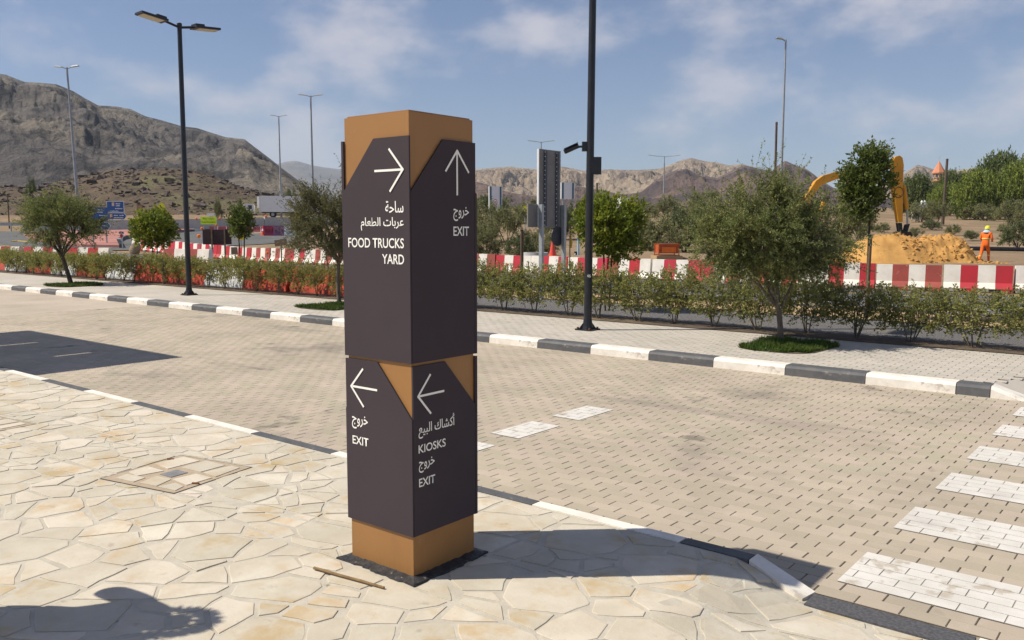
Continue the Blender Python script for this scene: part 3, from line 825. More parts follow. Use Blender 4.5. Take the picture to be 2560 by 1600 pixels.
# ------------------------------------------------------------------ street lamps
def lamp_post(name, label, loc, lean=(0, 0), H=6.55):
    t = thing(name, label, 'street lamp', loc, group='black double lamps on the far footway')
    t.rotation_euler = (lean[0], lean[1], 0)
    MB().cyl((0, 0, .02), (0, 0, H), .066, .054, n=20).build('pole', M_black, t, smooth=True)
    b = MB(); b.box((0, 0, .012), (.30, .30, .024), m=0)
    b.lathe((0, 0, .02), [(.10, 0), (.085, .05), (.068, .16)], 16)
    for k in range(4):
        a = math.pi / 4 + k * math.pi / 2
        b.prism([(math.cos(a) * .06, math.sin(a) * .06, .02), (math.cos(a) * .15, math.sin(a) * .15, .02), (math.cos(a) * .06, math.sin(a) * .06, .14)], (-math.sin(a) * .008, math.cos(a) * .008, 0))
    b.build('base_plate', M_black, t)
    for sx in (-1, 1):
        for sy in (-1, 1):
            o = MB().cyl((sx * .115, sy * .115, .02), (sx * .115, sy * .115, .05), .018, n=6).build('anchor_bolt', M_rust, t)
    MB().lathe((0, 0, H - .02), [(.06, 0), (.062, .06), (.05, .075)], 14).build('pole_cap', M_black, t)
    M_led = mat('led_panel', (.55, .50, .36), (.45, .41, .30), rough=.3, scale=30)
    for sy in (-1, 1):
        g = MB(); g.cyl((0, 0, H - .05), (0, sy * .38, H + .03), .03, n=10); arm = g.build('lamp_arm', M_black, t, smooth=True)
        h = MB(); tilt = sy * .10
        h.box((0, sy * .70, H + .055), (.34, .66, .05), rx=tilt); h.box((0, sy * .50, H + .085), (.22, .24, .07), rx=tilt)
        hd = h.build('lamp_head', M_black, t)
        MB().box((0, sy * .72, H + .026), (.28, .52, .008), rx=tilt).build('led_panel', M_led, hd)
    return t
lampL = lamp_post('street_lamp', 'black double-headed street lamp beside the left grassed tree', (-19.62, 11.56, 0), (-.018, -.027))
lampR = lamp_post('street_lamp', 'black street lamp numbered 46 carrying a camera and box', (-7.83, 11.69, 0), (.006, .010))
D46 = 13.9
lettering('46', Vector((-.030 * RH.x + .0662 * -FH.x, -.030 * RH.y + .0662 * -FH.y, .865)), RH, .062, .055, M_letter, lampR)
cctv = thing('security_camera', 'black bullet camera bracketed on the lamp numbered 46', 'camera', (-7.83, 11.69, 2.9), YAW)
MB().box((-.085, -.02, .06), (.075, .08, .15)).build('junction_box', M_black, cctv)
MB().cyl((-.12, -.02, .06), (-.22, -.02, .055), .018, n=8).build('bracket', M_black, cctv, smooth=True)
g = MB(); g.cyl((-.18, -.02, .075), (-.40, -.03, -.02), .038, .042, n=16); g.box((-.30, -.025, .07), (.24, .095, .012), ry=-.42); g.build('camera_body', M_black, cctv, smooth=True)
MB().cyl((-.395, -.03, -.018), (-.408, -.031, -.0235), .034, n=16).build('lens', mat('lens_glass', (.02, .02, .03), rough=.1), cctv)
bx = thing('control_box', 'black rectangular box strapped to the lamp numbered 46', 'control box', (-7.83, 11.69, 2.52), YAW)
MB().box((.095, -.06, .135), (.175, .11, .27)).build('housing', M_black, bx)
MB().box((.095, -.118, .135), (.155, .008, .25)).build('lid', M_black, bx)
for zz in (.05, .20): MB().cyl((.02, 0, zz), (.02, 0, zz + .03), .07, n=18).build('strap', M_galv, bx)

def tall_lamp(px, d, top_py, label, heads=2, lean=0.0, m=None, armlen=1.1, r=.10, ang=0.0):
    p = on(px, d, -.1); H = zpx(top_py, d) - p.z
    t = thing('street_light', label, 'street light', p, YAW + ang, group='tall grey road lights')
    t.rotation_euler = (0, lean, YAW + ang)
    m = m or M_galv
    MB().cyl((0, 0, 0), (0, 0, H), r, r * .5, n=12).build('pole', m, t, smooth=True)
    sides = (-1, 1) if heads == 2 else (-1,)
    for s in sides:
        a = MB().cyl((0, 0, H - .1), (s * armlen * .45, 0, H + .05), .045, .04, n=8).build('lamp_arm', m, t)
        h = MB(); h.box((s * armlen * .74, 0, H + .09), (armlen * .72, .30, .09), ry=-s * .12, top=.7); h.build('lamp_head', m, t)
    return t
M_far_pole = mat('grey_pole_paint', (.34, .37, .40), (.28, .31, .34), rough=.5, metal=.2)
tall_lamp(200, 66, 170, 'tall grey double road light leaning by the left treetop', lean=-.03, m=M_far_pole, r=.13, armlen=.85)
tall_lamp(704, 115, 291, 'tall thin double road light rising in front of the white truck', m=M_far_pole, r=.14, armlen=1.0)
tall_lamp(784, 85, 240, 'tall grey double road light behind the tree beside the sign', m=M_far_pole, r=.14, armlen=1.1)
tall_lamp(1949, 55, 98, 'tall pale single-armed road light rising behind the large acacia', heads=1, m=M_far_pole, r=.10, armlen=.55)
tall_lamp(1658, 150, 390, 'slender double road light before the right mountains', m=M_far_pole, r=.14, armlen=2.6)
tall_lamp(1352, 118, 354, 'double road light poking above the tall board back', m=M_far_pole, r=.13, armlen=1.7)

# ------------------------------------------------------------------ barriers
JP = [(-.26, 0), (-.26, .09), (-.13, .24), (-.085, .70), (.085, .70), (.13, .24), (.26, .09), (.26, 0)]
def barrier_mesh(name, cols, L, mats, prof=JP, slots=True):
    mb = MB(); n = len(cols); np_ = len(prof)
    for i, c in enumerate(cols):
        a, b = L * i / n, L * (i + 1) / n
        if i == 0: a += .012
        if i == n - 1: b -= .012
        vs = [(x, y, z) for x in (a, b) for y, z in prof]
        fs = [(k, (k + 1) % np_, np_ + (k + 1) % np_, np_ + k) for k in range(np_ - 1)]
        mb.add(vs, fs[1:-1], c); mb.add(vs, [fs[0], fs[-1]], 3 if c == 0 and len(mats) > 3 else c)
        if i == 0: mb.add(vs[:np_], [tuple(range(np_ - 1, -1, -1))], c)
        if i == n - 1: mb.add(vs[np_:], [tuple(range(np_))], c)
    return mb.mesh(name, mats)
M_cbase = mat('bare_concrete_foot', (.40, .37, .33), (.32, .30, .27), rough=.95, scale=5)
M_slot = mat('slot_shade', (.02, .02, .02), rough=1)
BM = [M_bwhite, M_red, M_redbrown, M_cbase]
bv = {'wrwr': barrier_mesh('concrete_barrier', [0, 1, 0, 1], 1.68, BM), 'wbwb': barrier_mesh('concrete_barrier', [0, 2, 0, 2], 1.68, BM),
      'rwrw': barrier_mesh('concrete_barrier', [1, 0, 1, 0], 1.68, BM), 'brwr': barrier_mesh('concrete_barrier', [2, 0, 1, 0], 1.68, BM)}
slot_me = MB().box((0, -.262, .05), (.30, .012, .055)).mesh('lifting_slot', M_slot)
path = [Vector(p) for p in [(2.2, 27.9, 0), (-3.93, 26.05, 0), (-9.0, 24.86, 0), (-13.2, 24.4, 0), (-21.7, 24.7, 0), (-32.3, 25.3, 0), (-51.5, 26.4, 0)]]
def barrier_row():
    i0 = (path[1] - path[0]).length
    cum = [0.0]
    for a, b in zip(path, path[1:]): cum.append(cum[-1] + (b - a).length)
    def pos(s):
        for k in range(len(path) - 1):
            if s <= cum[k + 1]: return path[k].lerp(path[k + 1], (s - cum[k]) / (cum[k + 1] - cum[k]))
        return path[-1]
    s = i0 - 2 * 1.68; k = 0; rng = random.Random(2)
    kinds = ['wrwr', 'wrwr', 'wrwr', 'wbwb', 'wrwr', 'rwrw', 'rwrw', 'wrwr', 'brwr', 'wrwr', 'wrwr', 'rwrw']
    while s + 1.68 < cum[-1]:
        b, a = pos(s), pos(s + 1.68); d = b - a
        kd = kinds[k] if k < len(kinds) else rng.choice(['wrwr', 'rwrw', 'wrwr', 'wbwb'])
        o = obj('concrete_barrier', bv[kd], None, (a.x, a.y, ground_z(a.x, a.y) - .01)); o.rotation_euler = (0, -math.asin((ground_z(b.x, b.y) - ground_z(a.x, a.y)) / 1.68), math.atan2(d.y, d.x) + rng.gauss(0, .016)); o.location.y += rng.gauss(0, .02); o.scale = (.985, 1, rng.uniform(.97, 1.02))
        tag(o, f'red and white concrete barrier, {ORD[k]} from the right end of the long row', 'barrier', 'long row of red and white concrete barriers')
        sl = obj('lifting_slot', slot_me, o, (1.26, 0, 0)); sl = obj('lifting_slot', slot_me, o, (.42, 0, 0))
        k += 1; s += 1.68
barrier_row()
# lower striped row in front of the junction, left of the sign
JP2 = [(-.22, 0), (-.20, .2), (-.09, .84), (.09, .84), (.20, .2), (.22, 0)]
b2 = [barrier_mesh('striped_barrier', c, 2.4, BM, JP2) for c in ([1, 0, 1, 0], [2, 0, 2, 0])]
A, B = Vector((-43.6, 15.6, 0)), Vector((-30.6, 19.3, 0))
n = int((B - A).length / 2.4)
for i in range(n):
    if i == 3: continue
    p = A.lerp(B, i / n); d = B - A
    o = obj('striped_barrier', b2[0 if i < 3 else 1], None, (p.x, p.y, ground_z(p.x, p.y) - .02)); o.rotation_euler = (0, 0, math.atan2(d.y, d.x))
    tag(o, f'low striped red and white barrier behind the hedge, {ORD[i if i < 3 else i - 1]} from the left', 'barrier', 'low striped barriers behind the left hedge')
# plastic water barriers directly behind the left hedge
M_plred = mat('red_plastic', (.58, .085, .05), (.48, .06, .04), rough=.5, scale=2, rand=.1)
M_plwht = mat('white_plastic', (.74, .75, .76), (.66, .67, .68), rough=.5, scale=2, rand=.05)
def plastic_barrier_mesh(L, m, name='plastic_barrier', H=.66):
    mb = MB(); pr = [(-.24, 0), (-.24, .12), (-.17, .30), (-.12, H), (.12, H), (.17, .30), (.24, .12), (.24, 0)]
    n = len(pr); vs = [(x, y, z) for x in (.01, L - .01) for y, z in pr]
    mb.add(vs, [(k, (k + 1) % n, n + (k + 1) % n, n + k) for k in range(n)] + [tuple(range(n - 1, -1, -1)), tuple(range(n, 2 * n))])
    for i in range(3): mb.box((L * (i + .5) / 3, 0, H * .55), (.05, .40, .30))
    mb.cyl((L - .02, 0, 0), (L - .02, 0, H + .03), .05, n=8)
    return mb.mesh(name, m, True)
pm = [plastic_barrier_mesh(1.98, M_plred), plastic_barrier_mesh(1.98, M_plwht)]
xx = -14.7; seq = [0, 0, 0, 1, 0, 0, 1, 0, 1, 0, 1, 0]; cnt = {0: 0, 1: 0}
for i, c in enumerate(seq):
    xx -= 2.0
    o = obj('plastic_barrier', pm[c], None, (xx, 14.08 + .04 * math.sin(i * 2.3), -.01)); o.rotation_euler = (0, 0, .02 * math.sin(i * 1.7))
    tag(o, f"{('red', 'white')[c]} plastic barrier showing through the left hedge, {ORD[cnt[c]]} {('red', 'white')[c]} one from the sign", 'barrier', 'plastic barriers behind the left hedge'); cnt[c] += 1

# ------------------------------------------------------------------ trees and shrubs
def unit(a):
    return a / (np.linalg.norm(a, axis=-1, keepdims=True) + 1e-9)
def tubes(segs, n=5):
    """tapered tubes, segs (k, 8): p0, p1, r0, r1"""
    s = np.asarray(segs, float); p0, p1, r0, r1 = s[:, 0:3], s[:, 3:6], s[:, 6], s[:, 7]
    d = unit(p1 - p0); h = np.where(np.abs(d[:, 2:3]) < .9, [[0, 0, 1.]], [[1., 0, 0]]); a = unit(np.cross(d, h)); b = np.cross(d, a)
    t = np.arange(n) * 2 * math.pi / n
    ring = a[:, None] * np.cos(t)[None, :, None] + b[:, None] * np.sin(t)[None, :, None]
    V = np.concatenate([p0[:, None] + ring * r0[:, None, None], p1[:, None] + ring * r1[:, None, None]], 1)
    k = np.arange(n); f = np.stack([k, (k + 1) % n, n + (k + 1) % n, n + k], 1)
    F = (f[None] + (np.arange(len(s)) * 2 * n)[:, None, None]).reshape(-1, 4)
    return V.reshape(-1, 3), F
def leaves(P, D, ln, wd, rng, fold=.25):
    n = len(P); D = unit(D); r = unit(rng.normal(size=(n, 3))); s = unit(np.cross(D, r)); nm = np.cross(D, s)
    ln = np.broadcast_to(ln, n)[:, None]; wd = np.broadcast_to(wd, n)[:, None]
    V = np.stack([P, P + D * ln * .45 + s * wd * .5 + nm * wd * fold, P + D * ln, P + D * ln * .45 - s * wd * .5 + nm * wd * fold], 1).reshape(-1, 3)
    F = np.arange(n * 4).reshape(-1, 4)
    return V, F
def limb(p, q, r0, r1, rng, k=5, wob=.06):
    p, q = np.array(p, float), np.array(q, float); L = np.linalg.norm(q - p); pts = [p]
    for i in range(1, k + 1):
        t = i / k; w = rng.normal(size=3) * wob * L * (1 - t) * t * 2; pts.append(p + (q - p) * t + w + np.array([0, 0, -.12 * L * t * (1 - t)]))
    rr = np.linspace(r0, r1, k + 1)
    return [np.concatenate([pts[i], pts[i + 1], [rr[i], rr[i + 1]]]) for i in range(k)], pts
def hsh3(i):
    i = np.asarray(i); z = np.zeros_like(i)
    return np.stack([hsh(i, z + k, 77) - .5 for k in (1, 2, 3)], 1) * 2
def grow(seed, trunks, env, n_limb=7, n_sec=60, n_twig=700, twig=(.18, .4), lpt=14, leaf=(.035, .014), up=.35, r_limb=.02, flat=-.75, hollow=.35, spike=0.0, leaf_dir=.6, wild=.28, clump=0):
    """trunks: list of [(point, radius), ...]; env: list of (centre, radii). Returns wood segments and leaf arrays"""
    rng = np.random.default_rng(seed); segs = []; ends = []
    for tr in trunks:
        for (p, r), (q, r2) in zip(tr, tr[1:]): segs.append(np.concatenate([p, q, [r, r2]]))
        ends.append(np.array(tr[-1][0], float))
    vol = np.array([e[1][0] * e[1][1] * e[1][2] for e in env]); vol = vol / vol.sum()
    def sample(n, lo=0.0, hi=1.0):
        k = rng.choice(len(env), n, p=vol); u = unit(rng.normal(size=(n, 3))); u[:, 2] = np.maximum(u[:, 2], flat)
        rad = (lo ** 3 + (hi ** 3 - lo ** 3) * rng.random(n)) ** (1 / 3)
        C = np.array([e[0] for e in env], float)[k]; R = np.array([e[1] for e in env], float)[k]
        return C + u * R * rad[:, None], unit(u / R)
    nodes = []
    tl, _ = sample(n_limb, .3, .6)
    for t in tl:
        e = ends[rng.integers(len(ends))]; sg, pts = limb(e, t, r_limb, r_limb * .45, rng); segs += sg; nodes += pts[1:]
    nodes = np.array(nodes); N2 = []
    ts, _ = sample(n_sec, .45, .9)
    for t in ts:
        dd = np.linalg.norm(nodes - t, axis=1); j = np.argsort(dd)[rng.integers(0, 3)]
        sg, pts = limb(nodes[j], t, r_limb * .4, r_limb * .16, rng, 4, .09); segs += sg; N2 += pts[1:]
    N2 = np.array(N2)
    tt, od = sample(n_twig, hollow, 1.0)
    order = np.argmin(((tt[:, None] - N2[None]) ** 2).sum(-1), 1) if len(tt) * len(N2) < 4e6 else rng.integers(0, len(N2), len(tt))
    par = N2[order]
    dirn = unit(unit(tt - par) * .5 + od * .8 + np.array([0, 0, up]) + rng.normal(size=tt.shape) * wild)
    ln = rng.uniform(*twig, len(tt)) * (1 + spike * (rng.random(len(tt)) > .93))
    ln = np.minimum(ln, .85)
    if clump:
        node = rng.choice(len(N2), clump); pick = node[rng.integers(0, clump, len(tt))]
        par = N2[pick]; C = np.array([e[0] for e in env], float); Rr = np.array([e[1] for e in env], float)
        q = (par[:, None] - C[None]) / Rr[None]; k_ = np.argmin((q ** 2).sum(-1), 1); od = unit(q[np.arange(len(k_)), k_] / Rr[k_])
        axis = unit(od + np.array([0, 0, up]) + hsh3(pick) * .5)
        dirn = unit(axis + rng.normal(size=par.shape) * wild * 1.6); tt = par + dirn * ln[:, None] * .5 + rng.normal(size=par.shape) * .03
    a = tt - dirn * ln[:, None] * .5; b = tt + dirn * ln[:, None] * .5
    tw = np.concatenate([a, b, np.full((len(a), 1), r_limb * .13), np.full((len(a), 1), r_limb * .05)], 1)
    con = np.concatenate([par, a, np.full((len(a), 1), r_limb * .16), np.full((len(a), 1), r_limb * .13)], 1)
    near = np.linalg.norm(par - a, axis=1) < (max(twig) * 2.2)
    wood = np.concatenate([np.array(segs), tw, con[near]])
    s = rng.random((len(tt), lpt)); P = a[:, None] + (b - a)[:, None] * s[..., None] + rng.normal(size=(len(tt), lpt, 3)) * leaf[0] * .28
    Dl = dirn[:, None] * leaf_dir + rng.normal(size=P.shape) * .6 + np.array([0, 0, .15])
    sc = rng.uniform(.65, 1.25, P.shape[:2])
    return wood, P.reshape(-1, 3), Dl.reshape(-1, 3), (sc * leaf[0]).ravel(), (sc * leaf[1]).ravel(), rng
M_bark = mat('grey_bark', (.19, .155, .12), (.11, .09, .07), rough=.95, scale=9, bump=.6, bscale=40, bdist=.01, stretch=(3, 3, .8))
M_barkd = mat('brown_bark', (.10, .078, .055), (.06, .047, .035), rough=.95, scale=9, bump=.5, bscale=40, bdist=.01)
L_acacia = leafmat('acacia_leaf', (.165, .205, .058), (.235, .255, .088), .38)
L_young = leafmat('young_leaf', (.26, .29, .030), (.15, .20, .025), .4)
L_slim = leafmat('slim_leaf', (.15, .185, .035), (.085, .12, .024), .3)
L_hedge = leafmat('hedge_leaf', (.31, .305, .085), (.21, .22, .06), .42)
L_hedge2 = leafmat('hedge_leaf_pale', (.30, .305, .095), (.20, .215, .065), .42)
L_bush = leafmat('bush_leaf', (.20, .215, .09), (.26, .26, .115), .3)
L_tree = leafmat('far_tree_leaf', (.11, .145, .042), (.15, .185, .055), .25)
L_treel = leafmat('far_tree_leaf_light', (.23, .28, .05), (.15, .20, .038), .3)
L_grass = leafmat('lawn_blade', (.055, .105, .014), (.095, .14, .024), .3)
def plant_meshes(seed, trunks, env, lm, bark, **kw):
    w, P, D, ln, wd, rng = grow(seed, trunks, env, **kw)
    V, F = tubes(w, 5); V2, F2 = leaves(P, D, ln, wd, rng)
    return npmesh('branches', V, F, bark, True), npmesh('crown', V2, F2, lm)
def big_tree(name, label, loc, rz, seed, trunks, env, lm, bark, trunk_r=None, group=None, **kw):
    t = thing(name, label, 'tree', loc, rz, group)
    mb = MB()
    for tr in trunks:
        for (p, r), (q, r2) in zip(tr, tr[1:]): mb.cyl(p, q, r, r2, n=10, caps=False)
    mb.build('trunk', bark, t, smooth=True)
    br, cr = plant_meshes(seed, [[tr[-1]] * 2 for tr in trunks], env, lm, bark, **kw)
    c = obj('crown', cr, t); obj('branches', br, c)
    return t
V3 = lambda *a: np.array(a, float)
# acacias on the footway, local x = picture right, y = away
Rz = YAW
tg = 'acacia trees planted in the far footway'
big_tree('acacia_tree', 'large spiky acacia with a forked pale trunk over the right grass patch', (-4.77, 12.2, 0), Rz, 31,
         [[(V3(0, 0, -.05), .052), (V3(-.02, .01, .25), .040), (V3(-.055, 0, .50), .040)], [(V3(-.055, 0, .47), .034), (V3(-.10, -.03, .64), .028), (V3(-.20, -.05, .82), .024), (V3(-.32, 0, 1.05), .02)],
          [(V3(-.055, 0, .49), .030), (V3(-.08, .04, .75), .026), (V3(-.09, .08, 1.1), .02)], [(V3(-.04, 0, .46), .028), (V3(.03, .02, .60), .024), (V3(.12, .03, .80), .02), (V3(.2, .05, 1.05), .016)]],
         [(V3(-.33, 0, 1.62), V3(1.10, 1.0, .70)), (V3(.22, 0, 1.46), V3(.86, .8, .50)), (V3(-.64, .1, 1.46), V3(.92, .8, .46))], L_acacia, M_bark, group=tg,
         n_limb=18, n_sec=200, n_twig=2900, twig=(.20, .46), lpt=40, leaf=(.038, .016), wild=.24, clump=520, up=.22, r_limb=.020, spike=1.7, hollow=.3, flat=-.62)
big_tree('acacia_tree', 'round dark acacia with leaning trunk over the left grass patch', (-26.03, 11.58, 0), Rz, 32,
         [[(V3(0, 0, -.05), .075), (V3(-.10, 0, .35), .060), (V3(-.24, 0, .85), .055)], [(V3(-.24, 0, .8), .05), (V3(-.42, 0, 1.1), .04), (V3(-.6, .1, 1.4), .03)], [(V3(-.22, 0, .8), .045), (V3(-.1, 0, 1.1), .035), (V3(.1, .1, 1.4), .025)]],
         [(V3(-.3, 0, 1.80), V3(1.22, 1.15, .62)), (V3(-.3, 0, 2.05), V3(.95, .95, .55)), (V3(.3, 0, 1.6), V3(.62, .7, .40))], L_acacia, M_barkd, group=tg,
         n_limb=14, n_sec=120, n_twig=1300, twig=(.26, .6), lpt=26, leaf=(.055, .023), wild=.2, clump=330, up=.4, r_limb=.028, spike=.5, hollow=.3, flat=-.6)
big_tree('acacia_tree', 'pale bushy acacia half hidden behind the sign', (-14.67, 12.2, 0), Rz, 33,
         [[(V3(0, 0, -.05), .05), (V3(-.03, 0, .5), .042), (V3(.0, 0, .95), .038)], [(V3(0, 0, .9), .034), (V3(-.2, 0, 1.3), .025)], [(V3(0, 0, .9), .034), (V3(.2, 0, 1.3), .025)]],
         [(V3(-.10, 0, 1.75), V3(1.0, .95, .78)), (V3(-.35, 0, 1.45), V3(.75, .8, .5)), (V3(.1, 0, 2.1), V3(.7, .7, .6))], leafmat('acacia_leaf_pale', (.13, .135, .05), (.17, .165, .07), .25), M_bark, group=tg,
         n_limb=14, n_sec=120, n_twig=1300, twig=(.24, .6), lpt=28, leaf=(.046, .019), wild=.2, clump=330, up=.4, r_limb=.022, spike=.8, hollow=.3, flat=-.75)
def young(label, px, y, c_py, rxp, rzp, seed, lm, leaf, cpx=None, ntw=420, base=2, rows=0, lpt=13, env2=None):
    v = ray(px, 600); k = y / v.y; p = CP + v * k; d = depth(p.x, p.y); s = mpp(d)
    zc = zpx(c_py, d); rx, rz = rxp * s, rzp * s; cx = ((cpx or px) - px) * s
    trunks = []
    for b in range(base):
        o = (b - (base - 1) / 2) * .16
        trunks.append([(V3(o * .4, 0, -.1), .022), (V3(o, 0, zc - rz), .018), (V3(o * 1.4 + cx * .5, 0, zc - rz * .3), .012)])
    env = [(V3(cx, 0, zc), V3(rx, rx, rz))] + ([(V3(cx + a * s, 0, zpx(b, d)), V3(c * s, c * s, e * s)) for a, b, c, e in env2] if env2 else [])
    return big_tree('young_tree', label, (p.x, p.y, 0), Rz, seed, trunks, env, lm, M_barkd,
                    group='young trees behind the hedge', n_limb=9, n_sec=50, n_twig=ntw, twig=(.15, .32), lpt=lpt, leaf=leaf, up=.5, r_limb=.011, hollow=.2, flat=-.9), p
young('small round yellow-green tree behind the left hedge', 386, 14.7, 573, 52, 48, 41, L_young, (.11, .06), ntw=380)
young('thin dark young tree beside the brown boards', 604, 14.7, 556, 30, 42, 42, L_slim, (.095, .042), ntw=200)
young('bright yellow-green tree behind lamp post 46', 1520, 14.7, 565, 74, 76, 43, L_young, (.085, .044), ntw=640, env2=[(38, 610, 42, 56), (-44, 550, 42, 48), (62, 530, 28, 38)])
tslim, pslim = young('slim upright dark-leaved tree tied to a stake before the sand', 2172, 16.2, 452, 60, 88, 44, L_slim, (.062, .034), cpx=2162, ntw=760, base=1, env2=[(14, 395, 34, 50), (-12, 500, 44, 52), (-34, 455, 40, 50)])
stk = thing('tree_stake', 'tall wooden stake supporting the slim dark tree', 'stake', (pslim.x + .03, pslim.y - .06, 0), 0)
ds = depth(pslim.x, pslim.y)
MB().cyl((0, 0, -.1), (.02, 0, zpx(585, ds)), .032, .028, n=9).build('post', mat('stake_wood', (.20, .13, .075), (.12, .08, .05), rough=.85, scale=6, stretch=(5, 5, .5)), stk, smooth=True)
MB().lathe((.015, 0, zpx(612, ds)), [(.034, 0), (.036, .02), (.034, .04)], 10).build('tie', M_black, stk)
# grass patches round the trunks
def grass_patch(label, c, sx, sy, seed, n, h=.09):
    rng = np.random.default_rng(seed); a = rng.random(n) * 2 * math.pi; r = np.sqrt(rng.random(n))
    P = np.stack([np.sign(np.cos(a)) * np.abs(np.cos(a)) ** .55 * r * sx, np.sign(np.sin(a)) * np.abs(np.sin(a)) ** .55 * r * sy, np.zeros(n)], 1)
    P[:, :2] *= (1 + .10 * np.sin(3 * a + seed) + .07 * np.sin(7 * a))[:, None]
    D = np.stack([rng.normal(0, .55, n), rng.normal(0, .55, n), np.ones(n)], 1)
    V, F = leaves(P, D, h * rng.uniform(.5, 1.2, n), .014, rng)
    o = obj('grass_patch', npmesh('grass_patch', V, F, L_grass), None, c); tag(o, label, 'grass', kind='stuff')
    g = MB().poly([(math.copysign(abs(math.cos(t)) ** .55, math.cos(t)) * sx * 1.07, math.copysign(abs(math.sin(t)) ** .55, math.sin(t)) * sy * 1.05, .006) for t in [i * math.pi / 14 for i in range(28)]])
    g.build('turf', mat('turf_soil', (.06, .05, .03), (.11, .085, .055), rough=1, scale=14, bump=.6), o)
grass_patch('square patch of bright green grass under the large acacia', (-4.53, 11.83, 0), .52, .66, 1, 9000, .085)
grass_patch('patch of green grass under the left dark acacia', (-25.4, 11.4, 0), .62, .66, 2, 4500, .10)
grass_patch('patch of green grass under the tree behind the sign', (-14.25, 11.75, 0), .60, .66, 3, 6000, .09)

# hedges: one shrub after another
def shrub_variant(seed, w, h, lm, n_twig, lpt, leaf, dense):
    # dense = 1: clipped flat, leafy on top with bare legs; dense = 0: loose and tangled
    rng = np.random.default_rng(seed); trunks = []
    for k in range(4):
        a = rng.random() * 6.28; r = rng.uniform(.05, .16)
        trunks.append([(V3(math.cos(a) * .03, math.sin(a) * .03, -.03), .013), (V3(math.cos(a) * r, math.sin(a) * r, h * .25), .010), (V3(math.cos(a) * r * 1.8, math.sin(a) * r * 1.5, h * .5), .007)])
    env = [(V3(0, 0, h * .56), V3(w * .55, .30, h * .40)), (V3(rng.uniform(-.15, .15), 0, h * .74), V3(w * .42, .25, h * .24)), (V3(rng.uniform(-.2, .2), -.05, h * .4), V3(w * .4, .24, h * .24))]
    if dense: env = [(V3(0, 0, h * .80), V3(w * .56, .30, h * .17)), (V3(rng.uniform(-.2, .2), 0, h * .58), V3(w * .46, .22, h * .24)), (V3(rng.uniform(-.2, .2), .1, h * .38), V3(w * .3, .2, h * .22))]
    wv, P, D, ln, wd, r2 = grow(seed, trunks, env, n_limb=10, n_sec=34, n_twig=n_twig, twig=(.1, .24), lpt=lpt, leaf=leaf, up=.5, r_limb=.008, hollow=.15, flat=-.9)
    V, F = tubes(wv, 4); V2, F2 = leaves(P, D, ln, wd, r2)
    return npmesh('stems', V, F, M_bark, True), npmesh('foliage', V2, F2, lm)
def plant_row(name, label, n, xs, y, variants, group, scale, seed):
    rng = random.Random(seed)
    for i in range(n):
        st_, fo = variants[rng.randrange(len(variants))]
        t = thing(name, label(i), 'shrub', (xs(i) + rng.uniform(-.08, .08), y(xs(i)) + rng.uniform(-.05, .05), .0), rng.uniform(-.3, .3) + (math.pi if rng.random() > .5 else 0), group)
        s = scale(i) * rng.uniform(.93, 1.07); t.scale = (rng.uniform(.92, 1.1), 1.0, s)
        f = obj('foliage', fo, t); obj('stems', st_, f)
vl = [shrub_variant(60 + i, 1.2, .86, L_hedge, 200, 11, (.055, .024), 1) for i in range(8)]
vr = [shrub_variant(70 + i, 1.25, 1.0, L_hedge2, 310, 13, (.05, .023), 0) for i in range(8)]
NL = 27
plant_row('hedge_shrub', lambda i: f'clipped hedge shrub before the plastic barriers, {ORD[i]} to the left of the sign', NL, lambda i: -15.2 - i * .80, lambda x: 13.28, vl, 'shrubs of the dense hedge left of the sign', lambda i: 1.0, 4)
NR = 18
plant_row('hedge_shrub', lambda i: f'loose leafy hedge shrub by the far footway, {ORD[i]} from the right edge', NR, lambda i: -.95 - i * .77, lambda x: 13.40, vr, 'loose hedge shrubs right of the sign', lambda i: 0.88 + .011 * i, 5)

# ------------------------------------------------------------------ desert bushes and far trees
def bush_variant(seed, lm, n_twig, lpt, leaf, flat, umbrella=False, bark=M_barkd, clump=260):
    rng = np.random.default_rng(seed); trunks = []
    for k in range(6):
        a = k * 1.05 + rng.random() * .5; trunks.append([(V3(math.cos(a) * .03, math.sin(a) * .03, -.02), .022), (V3(math.cos(a) * .25, math.sin(a) * .25, .28), .016), (V3(math.cos(a) * .45, math.sin(a) * .45, .5), .012)])
    if umbrella: env = [(V3(0, 0, .72), V3(1.0, 1.0, .28)), (V3(.3, 0, .62), V3(.6, .6, .25)), (V3(-.35, 0, .6), V3(.6, .6, .25))]
    else: env = [(V3(0, 0, .5), V3(.85, .85, .48)), (V3(.45, .1, .36), V3(.52, .5, .34)), (V3(-.42, -.1, .4), V3(.52, .5, .36)), (V3(.1, 0, .72), V3(.5, .5, .3))]
    w, P, D, ln, wd, r2 = grow(seed, trunks, env, n_limb=10, n_sec=70, n_twig=n_twig, twig=(.12, .28), lpt=lpt, leaf=leaf, up=.4, r_limb=.012, hollow=.3, flat=flat, clump=clump)
    V, F = tubes(w, 3); V2, F2 = leaves(P, D, ln, wd, r2)
    return npmesh('branches', V, F, bark), npmesh('foliage', V2, F2, lm)
bvar = [bush_variant(80, L_bush, 750, 12, (.055, .024), -.7), bush_variant(81, L_bush, 650, 12, (.06, .026), -.7), bush_variant(82, L_bush, 600, 12, (.055, .025), -.5, True),
        bush_variant(83, leafmat('bush_leaf_dark', (.125, .15, .06), (.165, .185, .08), .28), 750, 12, (.06, .028), -.8)]
tvar = [bush_variant(90, L_tree, 1300, 14, (.065, .036), -.8, clump=0), bush_variant(91, L_treel, 1300, 14, (.06, .034), -.8, clump=0), bush_variant(92, L_tree, 1000, 14, (.065, .036), -.5, True, clump=0)]
